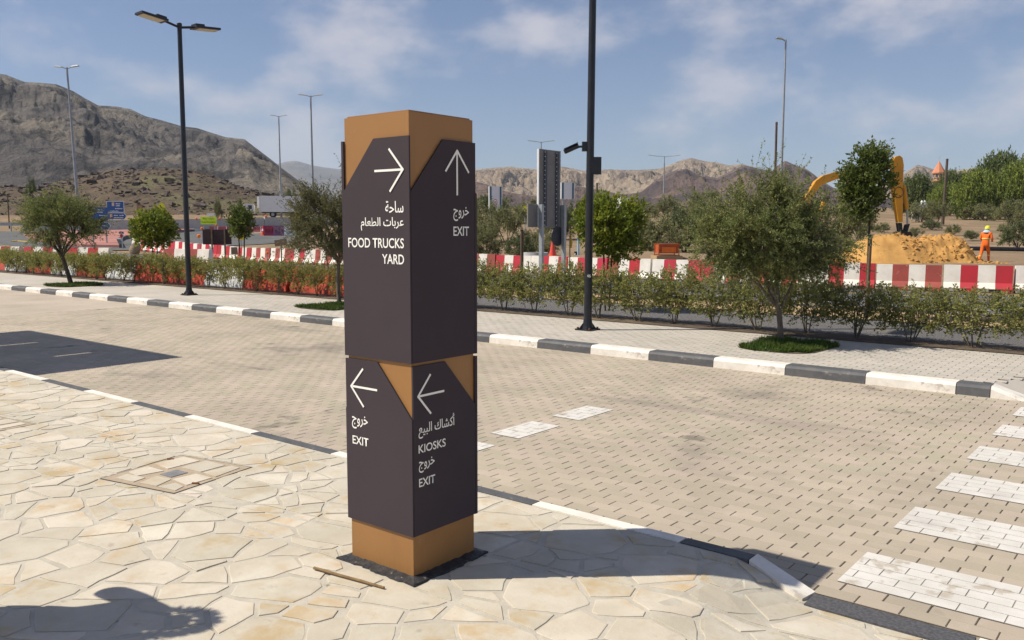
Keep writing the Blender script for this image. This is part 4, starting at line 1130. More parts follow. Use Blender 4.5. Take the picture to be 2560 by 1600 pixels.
def bush(name, label, cat, px, d, wpx, top_py, var, seed, group, base_py=None):
    rng = random.Random(seed); p = on(px, d, -.05)
    s = mpp(d); w = wpx * s / 2; h = max(.4, zpx(top_py, d) - p.z)
    t = thing(name, label, cat, p, rng.uniform(0, 6.28), group); t.scale = (w, w, h)
    f = obj('foliage', var[1], t); obj('branches', var[0], f)
GB = 'desert bushes beyond the barriers'
for i, (px, d, w, top, v, lab) in enumerate([
    (1212, 46, 130, 560, 0, 'low olive bush by the right flank of the sign'), (1205, 62, 150, 505, 0, 'tall olive bush rising beside the sign'),
    (1268, 58, 125, 522, 2, 'flat-topped pale acacia bush under the white pylon'), (1300, 44, 110, 578, 3, 'dark low bush behind the short dark post'),
    (1360, 48, 120, 575, 0, 'olive bush behind the traffic cone'), (1392, 66, 105, 500, 3, 'dark bush to the right of the tall board back'), (1335, 95, 160, 500, 1, 'far pale bush behind the yellow signs'),
    (1438, 80, 90, 505, 3, 'dark bush behind the foot of lamp 46 box'), (1490, 90, 110, 478, 1, 'olive bush showing over the bright young tree'), (1640, 48, 190, 545, 0, 'wide olive bush behind the orange generator'),
    (1712, 52, 170, 520, 3, 'dense olive bush left of the large acacia'), (1668, 110, 90, 488, 1, 'small pale bush at the foot of the slender road light'), (1770, 70, 190, 500, 0, 'olive bush mostly behind the large acacia'),
    (1760, 130, 120, 478, 2, 'far bush below the dark mountain peak'), (1590, 120, 130, 500, 1, 'far olive bush beneath the tan ridge'),
    (2085, 50, 190, 480, 0, 'tall olive bush between the large acacia and the sand'), (2035, 46, 150, 560, 3, 'low dark bush left of the sand pile'), (2150, 62, 120, 505, 1, 'olive bush behind the slim tree'),
    (2300, 100, 90, 505, 1, 'sparse bush left of the leaning pole'), (2338, 92, 70, 503, 2, 'thin twiggy bush at the foot of the leaning pole'), (2410, 112, 130, 498, 0, 'wide grey-green bush right of the leaning pole'),
    (2462, 105, 90, 508, 1, 'low grey-green bush above the worker'), (2530, 92, 110, 500, 0, 'grey-green bush at the right edge under the trees'), (2548, 56, 110, 552, 3, 'low bush by the pipe at the right edge'),
    (2205, 78, 60, 556, 1, 'low scrub bush behind the excavator bucket'), (2290, 70, 48, 568, 0, 'small scrub bush behind the sand heap crest'), (2385, 74, 55, 560, 1, 'low scrub bush between pipe and leaning pole'), (2430, 66, 50, 575, 3, 'tiny dark scrub bush above the pipe start'), (2515, 76, 60, 558, 1, 'low scrub bush above the worker helmet'), (2330, 84, 60, 548, 3, 'low dark scrub right of the excavator stick'),
    (1235, 110, 120, 478, 3, 'dark far bush behind the white pylon'), (1560, 75, 120, 520, 0, 'olive bush behind the orange frame')]):
    bush('desert_bush', lab, 'bush', px, d, w, top, bvar[v], i, GB)
for i, (px, d, w, top, v, lab) in enumerate([
    (2292, 132, 110, 438, 0, 'dark green tree to the left of the orange tower'), (2358, 126, 100, 462, 1, 'light green rounded tree under the orange tower'), (2372, 150, 90, 428, 0, 'dark tree crown behind the leaning pole'),
    (2440, 112, 140, 428, 1, 'broad bright green tree on the right'), (2490, 122, 150, 384, 0, 'tallest dark green tree at the right'), (2530, 110, 130, 412, 1, 'bright green tree nearest the right edge'),
    (2570, 135, 120, 390, 0, 'dark green tree cut by the right edge'), (2262, 150, 70, 470, 0, 'small dark tree beside the excavator stick')]):
    bush('far_tree', lab, 'tree', px, d, w, top, tvar[v], 50 + i, 'green trees on the right skyline')
for i, (px, d, w, top, v, lab) in enumerate([(730, 118, 60, 474, 3, 'green bush at the foot of the left mountain'), (82, 150, 40, 448, 3, 'small shrub on the dark mound'), (545, 105, 26, 495, 1, 'small shrub on the slope of the mound'), (600, 110, 22, 500, 3, 'green shrub above the truck cab')]):
    bush('slope_shrub', lab, 'bush', px, d, w, top, bvar[v], 70 + i, None)

# ------------------------------------------------------------------ mountains
def mountain(name, label, prof, d0, d1, m, seed, amp, freq, nu=260, nv=70, back=.5, foot=0.0, pw=.8, jag=.03, wob=.0):
    """a ridge of real depth: rises from distance d0 to its crest at d1 and falls away behind"""
    px = np.linspace(prof[0][0], prof[-1][0], nu); py = np.interp(px, [p[0] for p in prof], [p[1] for p in prof])
    v = np.concatenate([np.linspace(0, 1, nv), np.linspace(1, 1 + back, nv // 3)[1:]])
    PXg, Vg = np.meshgrid(px, v, indexing='ij'); PYg = np.repeat(py[:, None], len(v), 1)
    D = d0 + (d1 - d0) * Vg
    top = EYE + d1 * np.array([(lambda r: r.z / r.dot(FH))(ray(a, b)) for a, b in zip(px, py)])
    lat = np.array([(lambda r: r.dot(RH) / r.dot(FH))(ray(a, 560)) for a in px])
    X = lat[:, None] * D * RH.x + D * FH.x; Y = lat[:, None] * D * RH.y + D * FH.y
    base = ztn(D) - 2.0 - foot
    up = np.where(Vg <= 1, np.clip(Vg, 0, 1) ** pw, np.clip(1 - (Vg - 1) / back, 0, 1) ** 1.2)
    H = np.maximum(top[:, None] - base, .5)
    sc = freq / (d1)
    n = fbm(X * sc, Y * sc, seed, 7, True, .55) - .55
    n2 = fbm(X * sc * 5, Y * sc * 5, seed + 40, 5, True, .6) - .5
    bell = np.clip(np.sin(np.clip(Vg, 0, 1) * math.pi), 0, 1) ** .7 + jag
    Z = base + H * up + (n * amp + n2 * amp * .35) * H.max() * bell * np.clip(H / H.max() * 2.2, .05, 1)
    # keep the near flanks under the sight line to the crest, so that the skyline is the crest
    lim = EYE + (top[:, None] - EYE) * D / d1 * .985 + (1 - np.clip(Vg, 0, 1)) * -1.0
    Z = np.where((Vg < 1) & (Z > lim), lim - (Z - lim) * .15, Z)
    Vv = np.stack([X, Y, Z], -1).reshape(-1, 3)
    return tag(obj(name, npmesh(name, Vv, grid_faces(*X.shape), m, True)), label, kind='structure')
def rockmat(name, a, b, c, sc, bs, bd, spots=None):
    return mat(name, a, b, rough=1, scale=sc, detail=8, world=True, spec=.1, bump=1.0, bscale=bs, bdist=bd,
               layers=[(c, sc * .45, .48, .66, .8)] + ([spots] if spots else []))
left_prof = [(-420, 120), (-300, 150), (-150, 160), (0, 182), (36, 187), (82, 205), (118, 207), (160, 211), (200, 228), (228, 246), (260, 264), (303, 266), (340, 273), (375, 291), (421, 303), (464, 316), (500, 320), (536, 332), (570, 343), (618, 348), (643, 368), (679, 396), (714, 425), (750, 452), (790, 478), (830, 500), (880, 520)]
mountain('left_mountain', 'grey-brown rocky mountain filling the left skyline', left_prof, 320, 900,
         rockmat('mountain_rock', (.185, .168, .156), (.118, .108, .105), (.28, .245, .195), .03, .13, 9.0, ((.07, .066, .068), .06, .51, .60, .8)), 21, .19, 13.0, nu=340, nv=100, jag=.02)  # rock tones greyed so the colour itself carries some of the haze
mound_prof = [(-330, 470), (-150, 462), (0, 463), (60, 466), (107, 464), (171, 449), (230, 436), (286, 423), (340, 425), (393, 420), (446, 422), (500, 428), (554, 446), (607, 468), (650, 478), (704, 489), (760, 512), (800, 530)]
mountain('rocky_mound', 'dark brown mound strewn with boulders behind the junction', mound_prof, 126, 190,
         rockmat('mound_soil', (.15, .112, .078), (.095, .075, .054), (.15, .14, .075), .16, .9, .7, ((.05, .042, .038), .5, .57, .66, .8)), 22, .10, 14.0, nu=200, nv=60, foot=-1.5, pw=.75, jag=.03)
far_prof = [(1080, 440), (1150, 430), (1195, 423), (1240, 419), (1275, 416), (1308, 420), (1343, 423), (1400, 416), (1418, 419), (1448, 425), (1478, 428), (1522, 423), (1560, 425), (1597, 425), (1644, 422), (1671, 413), (1700, 401), (1724, 395), (1760, 404), (1790, 407), (1820, 414), (1850, 410), (1895, 422), (1930, 440), (1990, 462), (2060, 478), (2140, 482), (2230, 450), (2285, 412), (2305, 416), (2335, 426), (2380, 426), (2420, 421), (2440, 424), (2480, 440), (2560, 452), (2700, 470), (2900, 480)]
mountain('tan_ridge', 'pale tan craggy ridge along the right skyline', far_prof, 900, 1700,
         rockmat('tan_rock', (.46, .365, .27), (.29, .23, .185), (.54, .44, .325), .022, .06, 22.0, ((.15, .125, .12), .032, .56, .66, .7)), 23, .42, 34.0, nu=520, nv=110, jag=.035)
near_prof = [(1020, 470), (1100, 462), (1190, 452), (1215, 458), (1245, 472), (1290, 482), (1340, 488), (1400, 480), (1440, 462), (1500, 474), (1560, 484), (1600, 478), (1640, 446), (1690, 424), (1712, 420), (1745, 436), (1790, 446), (1830, 424), (1856, 414), (1885, 420), (1925, 428), (1945, 410), (1958, 402), (1985, 414), (2010, 422), (2030, 436), (2050, 452), (2080, 470), (2140, 488), (2250, 500), (2400, 505)]
mountain('purple_ridge', 'dark purple-brown hills in front of the tan ridge', near_prof, 520, 1150,
         rockmat('purple_rock', (.20, .145, .13), (.10, .082, .084), (.34, .24, .17), .016, .05, 18.0), 24, .32, 26.0, nu=400, nv=90, jag=.035)
blue_prof = [(560, 470), (640, 446), (690, 412), (720, 404), (745, 402), (780, 412), (810, 418), (860, 424), (920, 420), (980, 428), (1040, 436), (1120, 446)]
mountain('distant_mountain', 'faint blue distant mountain right of the left slope', blue_prof, 3600, 5200,
         rockmat('distant_rock', (.20, .17, .15), (.14, .12, .11), (.26, .22, .18), .004, .01, 30.0), 25, .10, 12.0, nu=90, nv=30)
# boulders on the mound: far too many to count
def boulders():
    rng = np.random.default_rng(5); me = bpy.data.objects['rocky_mound'].data; n = len(me.vertices); co = np.empty(n * 3, np.float32); me.vertices.foreach_get('co', co); co = co.reshape(-1, 3)
    ico = bmesh.new(); bmesh.ops.create_icosphere(ico, subdivisions=1, radius=1); bv_ = np.array([v.co[:] for v in ico.verts]); bf = np.array([[v.index for v in f.verts] for f in ico.faces]); ico.free()
    k = 3600; idx = rng.integers(0, n, k); s = rng.gamma(1.0, .13, k) + .08; s = np.minimum(s, 1.1)
    R = rng.normal(0, .34, (k, len(bv_), 3)); P = (bv_[None] + R) * s[:, None, None] * np.array([1.2, 1.2, .75]) + (co[idx] + rng.normal(0, .5, (k, 3)) * [1, 1, .0])[:, None]
    V = P.reshape(-1, 3); F = (bf[None] + (np.arange(k) * len(bv_))[:, None, None]).reshape(-1, 3)
    tag(obj('boulders', npmesh('boulders', V, F, mat('boulder_rock', (.13, .10, .08), (.075, .06, .052), rough=1, scale=2, island=.4))), 'dark boulders scattered over the mound', kind='stuff')
boulders()

# ------------------------------------------------------------------ junction: wall, guard rail, signs, truck
def wall_far():
    t = thing('concrete_wall', 'long grey concrete wall at the foot of the mound', 'wall')
    ln = [(60, 78), (266, 78.5), (400, 80.5), (540, 83), (660, 86), (760, 89), (900, 93)]
    rng = random.Random(1)
    for (a, da), (b, db) in zip(ln, ln[1:]):
        P, Q = on(a, da), on(b, db); n = max(1, round((Q - P).length / 3.0))
        for i in range(n):
            p, q = P.lerp(Q, i / n), P.lerp(Q, (i + 1) / n); d = q - p; c = (p + q) / 2
            zz = zt(depth(c.x, c.y))
            MB().box((c.x, c.y, zz + .44), (d.length - .03, .32, .96), math.atan2(d.y, d.x), top=.985).build('wall_panel', M_conc, t)
wall_far()
gr = thing('guard_rail', 'grey steel guard rail at the far left road edge', 'guard rail')
P, Q = on(-160, 78), on(58, 78)
for i in range(8):
    p = P.lerp(Q, i / 7); MB().box((p.x, p.y, p.z + .3), (.12, .1, .75)).build('post', M_galv, gr)
d = Q - P; c = (P + Q) / 2
rail = MB()
for zz in (.48, .58, .68): rail.box((c.x, c.y, c.z + zz), (d.length, .07 if zz != .58 else .03, .10), math.atan2(d.y, d.x))
rail.build('rail', M_galv, gr)

M_blue = mat('sign_blue', (.025, .085, .27), (.03, .095, .29), rough=.4, scale=4)
M_signw = mat('sign_white_film', (.75, .76, .77), (.70, .71, .72), rough=.4)
M_lime = mat('lime_sheet', (.52, .72, .02), (.46, .66, .02), rough=.5)
M_signback = mat('sign_back', (.40, .39, .37), (.33, .32, .31), rough=.5, metal=.3)
def board_sign(name, label, cat, px0, px1, py0, py1, d, m, posts, base=None, rim=None, th=.05, turn=0.0, group=None, cut=None, base_d=None):
    """upright board facing the viewer; returns (root, pixel-to-local, front y)"""
    cx = (px0 + px1) / 2; p = on(cx, d); s = mpp(d)
    t = thing(name, label, cat, p, YAW + turn, group)
    k = 1 / math.cos(turn)
    L = lambda px, py: ((px - cx) * s * k, zpx(py, d) - p.z)
    (xa, za), (xb, zb) = L(px0, py1), L(px1, py0)
    if cut == 'right': out = [(xa, za), (xb - (zb - za) * .35, za), (xb, (za + zb) / 2), (xb - (zb - za) * .35, zb), (xa, zb)]
    elif cut == 'left': out = [(xa + (zb - za) * .35, za), (xb, za), (xb, zb), (xa + (zb - za) * .35, zb), (xa, (za + zb) / 2)]
    elif cut == 'round': out = [((xa + xb) / 2 + math.cos(q) * (xb - xa) / 2, (za + zb) / 2 + math.sin(q) * (zb - za) / 2) for q in [i * math.pi / 12 for i in range(24)]]
    elif cut == 'tri': out = [((xa + xb) / 2, za), (xb, zb), (xa, zb)]
    elif cut == 'diamond': out = [((xa + xb) / 2, za), (xb, (za + zb) / 2), ((xa + xb) / 2, zb), (xa, (za + zb) / 2)]
    else: out = [(xa, za), (xb, za), (xb, zb), (xa, zb)]
    bd = MB().prism([(x, 0, z) for x, z in out], (0, th, 0)).build('board', rim or m, t)
    cxl, czl = (xa + xb) / 2, (za + zb) / 2
    if rim:
        q = .90 if cut not in ('round', 'tri', 'diamond') else .78
        MB().prism([(cxl + (x - cxl) * (1 - (1 - q) * min(1, (zb - za) / (xb - xa))), -.012, czl + (z - czl) * q) for x, z in out], (0, .01, 0)).build('face', m, bd)
    for (ppx, r) in posts:
        x = (ppx - cx) * s * k
        MB().cyl((x, th + r, -.1), (x, th + r, zb - (.15 * (zb - za) if cut != 'tri' else .05)), r, n=8).build('post', M_galv, t, smooth=True)
    return t, L, bd
def strokes(parent, L, rows, m, y=-.02, th=.012):
    """rows of print too small to read: short strokes along a baseline (px0, px1, py, height px)"""
    mb = MB(); rng = random.Random(9)
    for a, b, py, h in rows:
        x = a
        while x < b:
            w = rng.uniform(.8, 2.2); (x0, z0), (x1, z1) = L(x, py), L(min(x + w, b), py - h * rng.uniform(.55, 1))
            mb.box(((x0 + x1) / 2, y, (z0 + z1) / 2), (abs(x1 - x0), th, abs(z1 - z0))); x += w + .5
    o = mb.build('print', m, parent); o['kind'] = 'stuff'; return o
t, L, bd = board_sign('direction_board', 'upper blue direction board with white print behind the wall', 'road sign', 268.6, 312, 504, 532.5, 85, M_blue, [(279, .07), (306, .07)], rim=M_signw, cut=None)
strokes(bd, L, [(292, 303, 512, 3), (292, 302, 517, 3), (290, 308, 524, 3), (278, 298, 530, 2.4)], M_signw)
MB().box((L(285, 512)[0], -.02, L(285, 512)[1]), (mpp(85) * 6, .012, mpp(85) * 9)).build('emblem', mat('emblem_cream', (.7, .55, .45), (.55, .3, .25), scale=6), bd)
t, L, bd = board_sign('direction_board', 'lower blue arrow board with white print pointing right', 'road sign', 271, 317, 533.6, 549.5, 84.6, M_blue, [(280, .07), (304, .07)], rim=M_signw, cut='right')
strokes(bd, L, [(286, 296, 541, 2.6), (300, 310, 541, 2.6), (286, 309, 546.5, 2.6)], M_signw)
MB().box((L(279, 541)[0], -.02, L(279, 541)[1]), (mpp(85) * 6, .012, mpp(85) * 9)).build('emblem', MATS['emblem_cream'], bd)
t, L, bd = board_sign('direction_board', 'large blue board standing on the red island behind the tree', 'road sign', 222, 270.5, 519.5, 552.5, 56, M_blue, [(229.5, .05), (263, .05)])
strokes(bd, L, [(244, 256, 527, 3.2), (242, 259, 533, 3), (250, 267, 541, 2.4)], M_signw)
t, L, bd = board_sign('direction_board', 'small blue arrow sign under the large blue board', 'road sign', 240, 276.5, 557, 576, 55.8, M_blue, [], rim=M_signw, cut='right')
strokes(bd, L, [(252, 266, 567, 3)], M_signw)
t, L, bd = board_sign('lane_sign', 'yellow-green round sign with a black arrow above the left young tree', 'road sign', 397, 413.5, 508.5, 533.5, 58, M_yellow, [(405, .05)], cut='round')
a = MB(); (x0, z0), (x1, z1) = L(400.5, 517), L(409.5, 526)
a.prism([(x0, -.012, z0 + .05), (x0 + .05, -.012, z0 + .09), (x1 + .02, -.012, z1 + .06), (x1 - .03, -.012, z1)], (0, .01, 0)).prism([(x1 + .05, -.013, z1 - .04), (x1 + .05, -.013, z1 + .16), (x1 - .14, -.013, z1 - .04)], (0, .009, 0)).build('arrow', M_black, bd)
t, L, bd = board_sign('chevron_board', 'yellow board with orange chevrons under the round arrow sign', 'road sign', 401, 420.5, 533.5, 548.5, 57.8, M_yellow, [])
cv = MB()
for px in (405, 411.5, 417):
    (xa, za), (xb, zb) = L(px - 2.4, 547), L(px + 1.2, 535); zm = (za + zb) / 2; w = .045
    cv.prism([(xa, -.012, zb), (xa + w, -.012, zb), (xb + w, -.012, zm), (xa + w, -.012, za), (xa, -.012, za), (xb, -.012, zm)], (0, .01, 0))
o = cv.build('chevrons', M_orange, bd); o['kind'] = 'stuff'
t, L, bd = board_sign('sign_back_frame', 'small brown framed sign back on the mound slope', 'road sign', 344, 358, 514, 528, 92, mat('plywood_tan', (.36, .24, .13), (.28, .18, .10), scale=4), [(351, .05)], rim=M_wood)
t, L, bd = board_sign('excavation_sign', 'lime green notice board warning of deep excavation', 'sign', 501.5, 541.5, 543, 562, 50, M_lime, [(508, .03), (535, .03)], turn=-.08)
(xa, za), (xb, zb) = L(504, 559.5), L(539.5, 545)
M_dkgreen = mat('dark_print', (.05, .09, .02), (.04, .08, .02), rough=.6)
lettering('Deep Excavation', (xa, -.012, za), (1, 0, 0), xb - xa, .13, M_dkgreen, bd)
lettering(arabic('حفريات عميقة'), (xa + .08, -.012, za + .2), (1, 0, 0), xb - xa - .16, .15, M_dkgreen, bd)
def warn_lamp(label, px, py, d, s=.16, z=None):
    p = at(px, py, d); g = on(px, d); t = thing('warning_lamp', label, 'warning lamp', (p.x, p.y, g.z), YAW, group='orange warning lamps')
    h = p.z - g.z
    MB().cyl((0, 0, -.05), (0, 0, max(h - s * .4, .02)), .02, n=6).build('stem', M_galv, t)
    MB().lathe((0, 0, h - s * .5), [(s * .35, 0), (s * .55, s * .3), (s * .5, s * .8), (s * .2, s)], 12).build('lens', M_orange, t, smooth=True)
warn_lamp('orange warning lamp at the left foot of the lime notice', 505, 571, 51, 0.161)
warn_lamp('orange warning lamp under the right end of the lime notice', 540, 563, 51, 0.124)
warn_lamp('orange lamp on the wall left of the lime notice', 491, 546.5, 82, 0.186)
warn_lamp('orange lamp on the wall right of the lime notice', 549.5, 546.5, 83, 0.186)
warn_lamp('orange lamp on the wall before the trailer', 665, 540, 86, 0.223)
warn_lamp('orange lamp on the wall near the tree by the sign', 728, 552, 84, 0.223)
warn_lamp('orange lamp mounted on the barrier top left of the boards', 497, 590, 46, 0.186)
warn_lamp('orange lamp standing before the barriers under the small boards', 668, 632, 33, 0.093)
warn_lamp('orange lamp low by the right barriers beside the dark post', 1269, 661, 27, 0.074)
p = on(529, 100); t = thing('water_tank', 'small white water tank at the foot of the mound', 'tank', p, YAW)
MB().box((0, 0, zpx(538, 100) - p.z), (.75, .6, .36)).build('tank', M_signw, t); MB().box((0, 0, (zpx(541, 100) - p.z) / 2), (.3, .3, zpx(541, 100) - p.z)).build('stand', M_conc, t)
# brown boards seen from behind
M_dkbrown = mat('dark_brown_board', (.045, .022, .022), (.06, .03, .027), rough=.6, scale=5)
dB = 36
pB = on(541, dB); tB = thing('notice_boards', 'three joined dark brown boards on two wooden posts behind the hedge', 'notice board', pB, YAW)
sB = mpp(dB)
for a, b, y0, y1 in ((506, 527, 574.5, 612), (528, 559, 575, 613), (560, 577.5, 574, 611.5)):
    MB().box((((a + b) / 2 - 541) * sB, 0, (zpx(y0, dB) + zpx(y1, dB)) / 2 - pB.z), ((b - a) * sB - .01, .04, (y1 - y0) * sB)).build('board', M_dkbrown, tB)
for a in (529.5, 561.5): MB().box(((a - 541) * sB, -.05, (zpx(573, dB) - pB.z) / 2 - .1), (.055, .055, zpx(573, dB) - pB.z + .2)).build('post', mat('tan_post', (.24, .17, .10), (.17, .12, .07), scale=8), tB)
dC = 35; pC = on(702, dC); tC = thing('notice_boards', 'pair of small tan boards on one post near the sign tree', 'notice board', pC, YAW); sC = mpp(dC)
M_tanb = mat('tan_board', (.28, .185, .115), (.22, .145, .09), rough=.7, scale=5)
for a, b, y0, y1, ry in ((685.5, 699, 601, 616.5, -.12), (699.5, 716, 598, 614, -.12)):
    MB().box((((a + b) / 2 - 702) * sC, 0, (zpx(y0, dC) + zpx(y1, dC)) / 2 - pC.z), ((b - a) * sC, .03, (y1 - y0) * sC), ry=ry).build('board', M_tanb, tC)
MB().box((-.02, .05, (zpx(600, dC) - pC.z) / 2 - .05), (.04, .04, zpx(600, dC) - pC.z + .1)).build('post', M_wood, tC)
t, L, bd = board_sign('plywood_plate', 'small plywood plate leaning before the barriers under the boards', 'board', 575.5, 591, 619, 637, 35.5, M_tanb, [(584, .02)])
t, L, bd = board_sign('chevron_plate', 'yellow plate with red chevron beside the thin dark tree', 'road sign', 592, 608.5, 587, 600.5, 52, M_yellow, [(600, .03)])
(xa, za), (xb, zb) = L(595, 599), L(604, 589); zm = (za + zb) / 2
MB().prism([(xa, -.012, zb), (xa + .1, -.012, zb), (xb, -.012, zm), (xa + .1, -.012, za), (xa, -.012, za), (xb - .1, -.012, zm)], (0, .01, 0)).build('chevron', M_red, bd)
t, L, bd = board_sign('hazard_marker', 'red diamond hazard marker with black top on the red island', 'road sign', 296.5, 308, 582, 600, 52.5, M_red, [(302.5, .035)], cut='diamond', rim=M_signw)
t, L, bd = board_sign('hazard_plate', 'black and white plate above the red diamond marker', 'road sign', 296, 308, 580.2, 586, 52.6, M_kdark, [], rim=M_signw)
t, L, bd = board_sign('give_way_sign', 'red and white give way triangle above the left treetop', 'road sign', 85.5, 107, 485.5, 499, 75, M_signw, [(96.5, .045)], cut='tri', rim=M_red)
p = on(23, 82); t = thing('thin_post', 'thin dark post at the left edge before the mound', 'post', p, 0); MB().cyl((0, 0, 0), (0, 0, zpx(487, 82) - p.z), .06, .05, n=8).build('post', M_wood, t)
t, L, bd = board_sign('lane_sign', 'small round yellow sign half behind the tree near the sign', 'road sign', 737, 748, 528, 539, 80, M_yellow, [(743, .05)], cut='round')
t, L, bd = board_sign('chevron_board', 'yellow chevron board below the half hidden round sign', 'road sign', 733, 754, 540.5, 552, 79.8, M_yellow, [])
t, L, bd = board_sign('lane_sign', 'round yellow sign among bushes left of the tall board back', 'road sign', 1306, 1318, 514.5, 525.5, 72, M_yellow, [(1312, .05)], cut='round')
t, L, bd = board_sign('chevron_board', 'yellow chevron board among bushes left of the tall board back', 'road sign', 1302, 1323, 526, 537, 71.8, M_yellow, [])
cv = MB()
for px in (1306, 1311.5, 1317):
    (xa, za), (xb, zb) = L(px - 1.5, 536), L(px + 1.5, 527); zm = (za + zb) / 2; w = .05
    cv.prism([(xa, -.012, zm), (xb, -.012, zb), (xb + w, -.012, zb), (xa + w, -.012, zm), (xb + w, -.012, za), (xb, -.012, za)], (0, .01, 0))
o = cv.build('chevrons', M_kdark, bd); o['kind'] = 'stuff'
# small striped blocks and plastic barriers at the junction
jb = barrier_mesh('junction_barrier', [1, 0], 1.5, [M_bwhite, mat('maroon_paint', (.22, .03, .055), (.17, .025, .045), rough=.6, scale=3), M_redbrown], [(-.2, 0), (-.12, .25), (-.09, .52), (.09, .52), (.12, .25), (.2, 0)])
for i in range(9):
    px = 524 + i * 21.5; dd = 75.5 - i * .1; p = on(px, dd)
    o = obj('junction_barrier', jb, None, (p.x, p.y, p.z - .02)); o.rotation_euler = (0, 0, YAW - .1)
    tag(o, f'small maroon and white barrier before the far wall, {ORD[i]} from the left', 'barrier', 'small maroon and white barriers by the far wall')
M_maroon = mat('maroon_plastic', (.30, .02, .055), (.24, .02, .05), rough=.45, scale=2); M_purple = mat('purple_plastic', (.20, .075, .17), (.16, .06, .14), rough=.45, scale=2); M_pale = mat('pale_plastic', (.60, .66, .72), (.52, .58, .64), rough=.45, scale=2)
for px0, px1, m, lab in ((659.5, 683, M_maroon, 'maroon plastic barrier beside the far traffic cone'), (683.5, 710, M_purple, 'purplish plastic barrier between maroon and pale ones'), (710.5, 744, M_pale, 'pale blue-white plastic barrier next to the sign tree')):
    dd = 69; p = on(px0, dd); o = obj('plastic_barrier', plastic_barrier_mesh((px1 - px0) * mpp(dd), m, 'plastic_barrier', .80), None, (p.x, p.y, p.z)); o.rotation_euler = (0, 0, YAW + .12); tag(o, lab, 'barrier', 'plastic barriers on the junction')
def cone(label, p, h):
    t = thing('traffic_cone', label, 'traffic cone', p, .4)
    MB().box((0, 0, h * .03), (h * .55, h * .55, h * .06)).build('base', M_black if h < .7 else M_orange, t)
    MB().lathe((0, 0, h * .06), [(h * .22, 0), (h * .045, h * .94)], 20).build('cone', mat('cone_red', (.72, .075, .045), (.62, .06, .04), rough=.5), t, smooth=True)
    MB().lathe((0, 0, h * .45), [(h * .1495, 0), (h * .112, h * .2)], 20).build('band', M_signw if h >= .75 else MATS['cone_red'], t, smooth=True)
cone('traffic cone beside the maroon plastic barrier', on(657.5, 69.5), .80)
# rocks at the end of the barrier rows
def rock(label, px, d, w, h, seed):
    rng = random.Random(seed); bm = bmesh.new(); bmesh.ops.create_icosphere(bm, subdivisions=3, radius=1)
    for v in bm.verts:
        n = vnoise(np.array([v.co.x * 1.7 + seed * 3.1 + v.co.z]), np.array([v.co.y * 1.7 - v.co.z * 1.3]), seed)[0]; v.co *= .72 + .55 * n
        v.co.x *= w / 2; v.co.y *= w / 2.4; v.co.z = v.co.z * h / 2 + h * .35
    me = bpy.data.meshes.new('rock'); bm.to_mesh(me); bm.free(); me.materials.append(mat('tan_rock_block', (.34, .26, .17), (.23, .17, .11), rough=1, scale=3, bump=.8, bscale=9, bdist=.06))
    p = on(px, d, -.05); tag(obj('rock', me, None, p), label, 'rock', 'rocks at the barrier ends').rotation_euler = (0, 0, seed)
rock('tall tan rock leaning on the end of the long barrier row', 335, 48.5, .58, .82, 1)
rock('flat tan rock left of the white gap in the low barriers', 271, 33.5, .6, .62, 2)
rock('tan rock right of the white gap in the low barriers', 309, 33.2, .6, .64, 3)
t = thing('water_barrier_block', 'single white block between two tan rocks', 'barrier', on(289, 33.4), YAW)
MB().box((0, 0, .32), (.55, .4, .70), top=.9).build('block', M_plwht, t)

# truck with refrigerated trailer
def truck():
    d = 115; p = on(650, d, .0); s = mpp(d); t = thing('articulated_truck', 'white cab and long grey refrigerated trailer on the highway', 'truck', p, YAW + .22); t.scale = (.86, .8, .78)
    M_tr = mat('trailer_grey', (.84, .85, .87), (.80, .81, .83), rough=.5, scale=1); M_wh = mat('truck_white', (.80, .80, .79), (.74, .74, .73), rough=.4, scale=1); M_ty = mat('tyre', (.02, .02, .02), rough=.9)
    MB().box((6.2, 0, 2.25), (12.0, 2.5, 2.7)).build('trailer_box', M_tr, t)
    MB().box((6.2, 0, 0.82), (11.6, 1.2, .16)).build('chassis', M_ty, t)
    f = MB().box((.12, 0, 2.2), (.2, 2.5, 2.8)).build('trailer_front', M_wh, t)
    u = MB().box((-.12, 0, 2.55), (.35, 1.5, 1.9)).build('cooling_unit', M_wh, t)
    MB().box((-.31, 0, 2.9), (.03, 1.0, 1.0)).build('grille', mat('dark_grille', (.03, .05, .07), rough=.5), u)
    c = MB(); c.prism([(-2.6, -1.2, .55), (-.75, -1.2, .55), (-.75, -1.2, 2.05), (-1.0, -1.2, 2.25), (-2.2, -1.2, 2.25), (-2.55, -1.2, 1.5)], (0, 2.4, 0)); cb = c.build('cab', M_wh, t)
    M_gl = mat('cab_glass', (.015, .025, .05), rough=.15, spec=.6)
    MB().prism([(-1.75, -1.21, 1.35), (-1.05, -1.21, 1.35), (-1.05, -1.21, 2.0), (-1.6, -1.21, 2.0)], (0, -.02, 0)).build('side_window', M_gl, cb)
    MB().prism([(-2.56, -1.0, 1.5), (-2.56, 1.0, 1.5), (-2.28, .95, 2.12), (-2.28, -.95, 2.12)], (-.03, 0, 0)).build('windscreen', M_gl, cb)
    for x in (-2.0, 2.0, 9.2, 10.4, 11.5):
        for y in (-1.05, 1.05):
            w = MB().cyl((x, y - .15, .48), (x, y + .15, .48), .48, n=18).build('wheel', M_ty, t, smooth=True); MB().cyl((x, y - .16 * (1 if y < 0 else -1), .48), (x, y - .13 * (1 if y < 0 else -1), .48), .26, n=12).build('rim', M_galv, w)
truck()

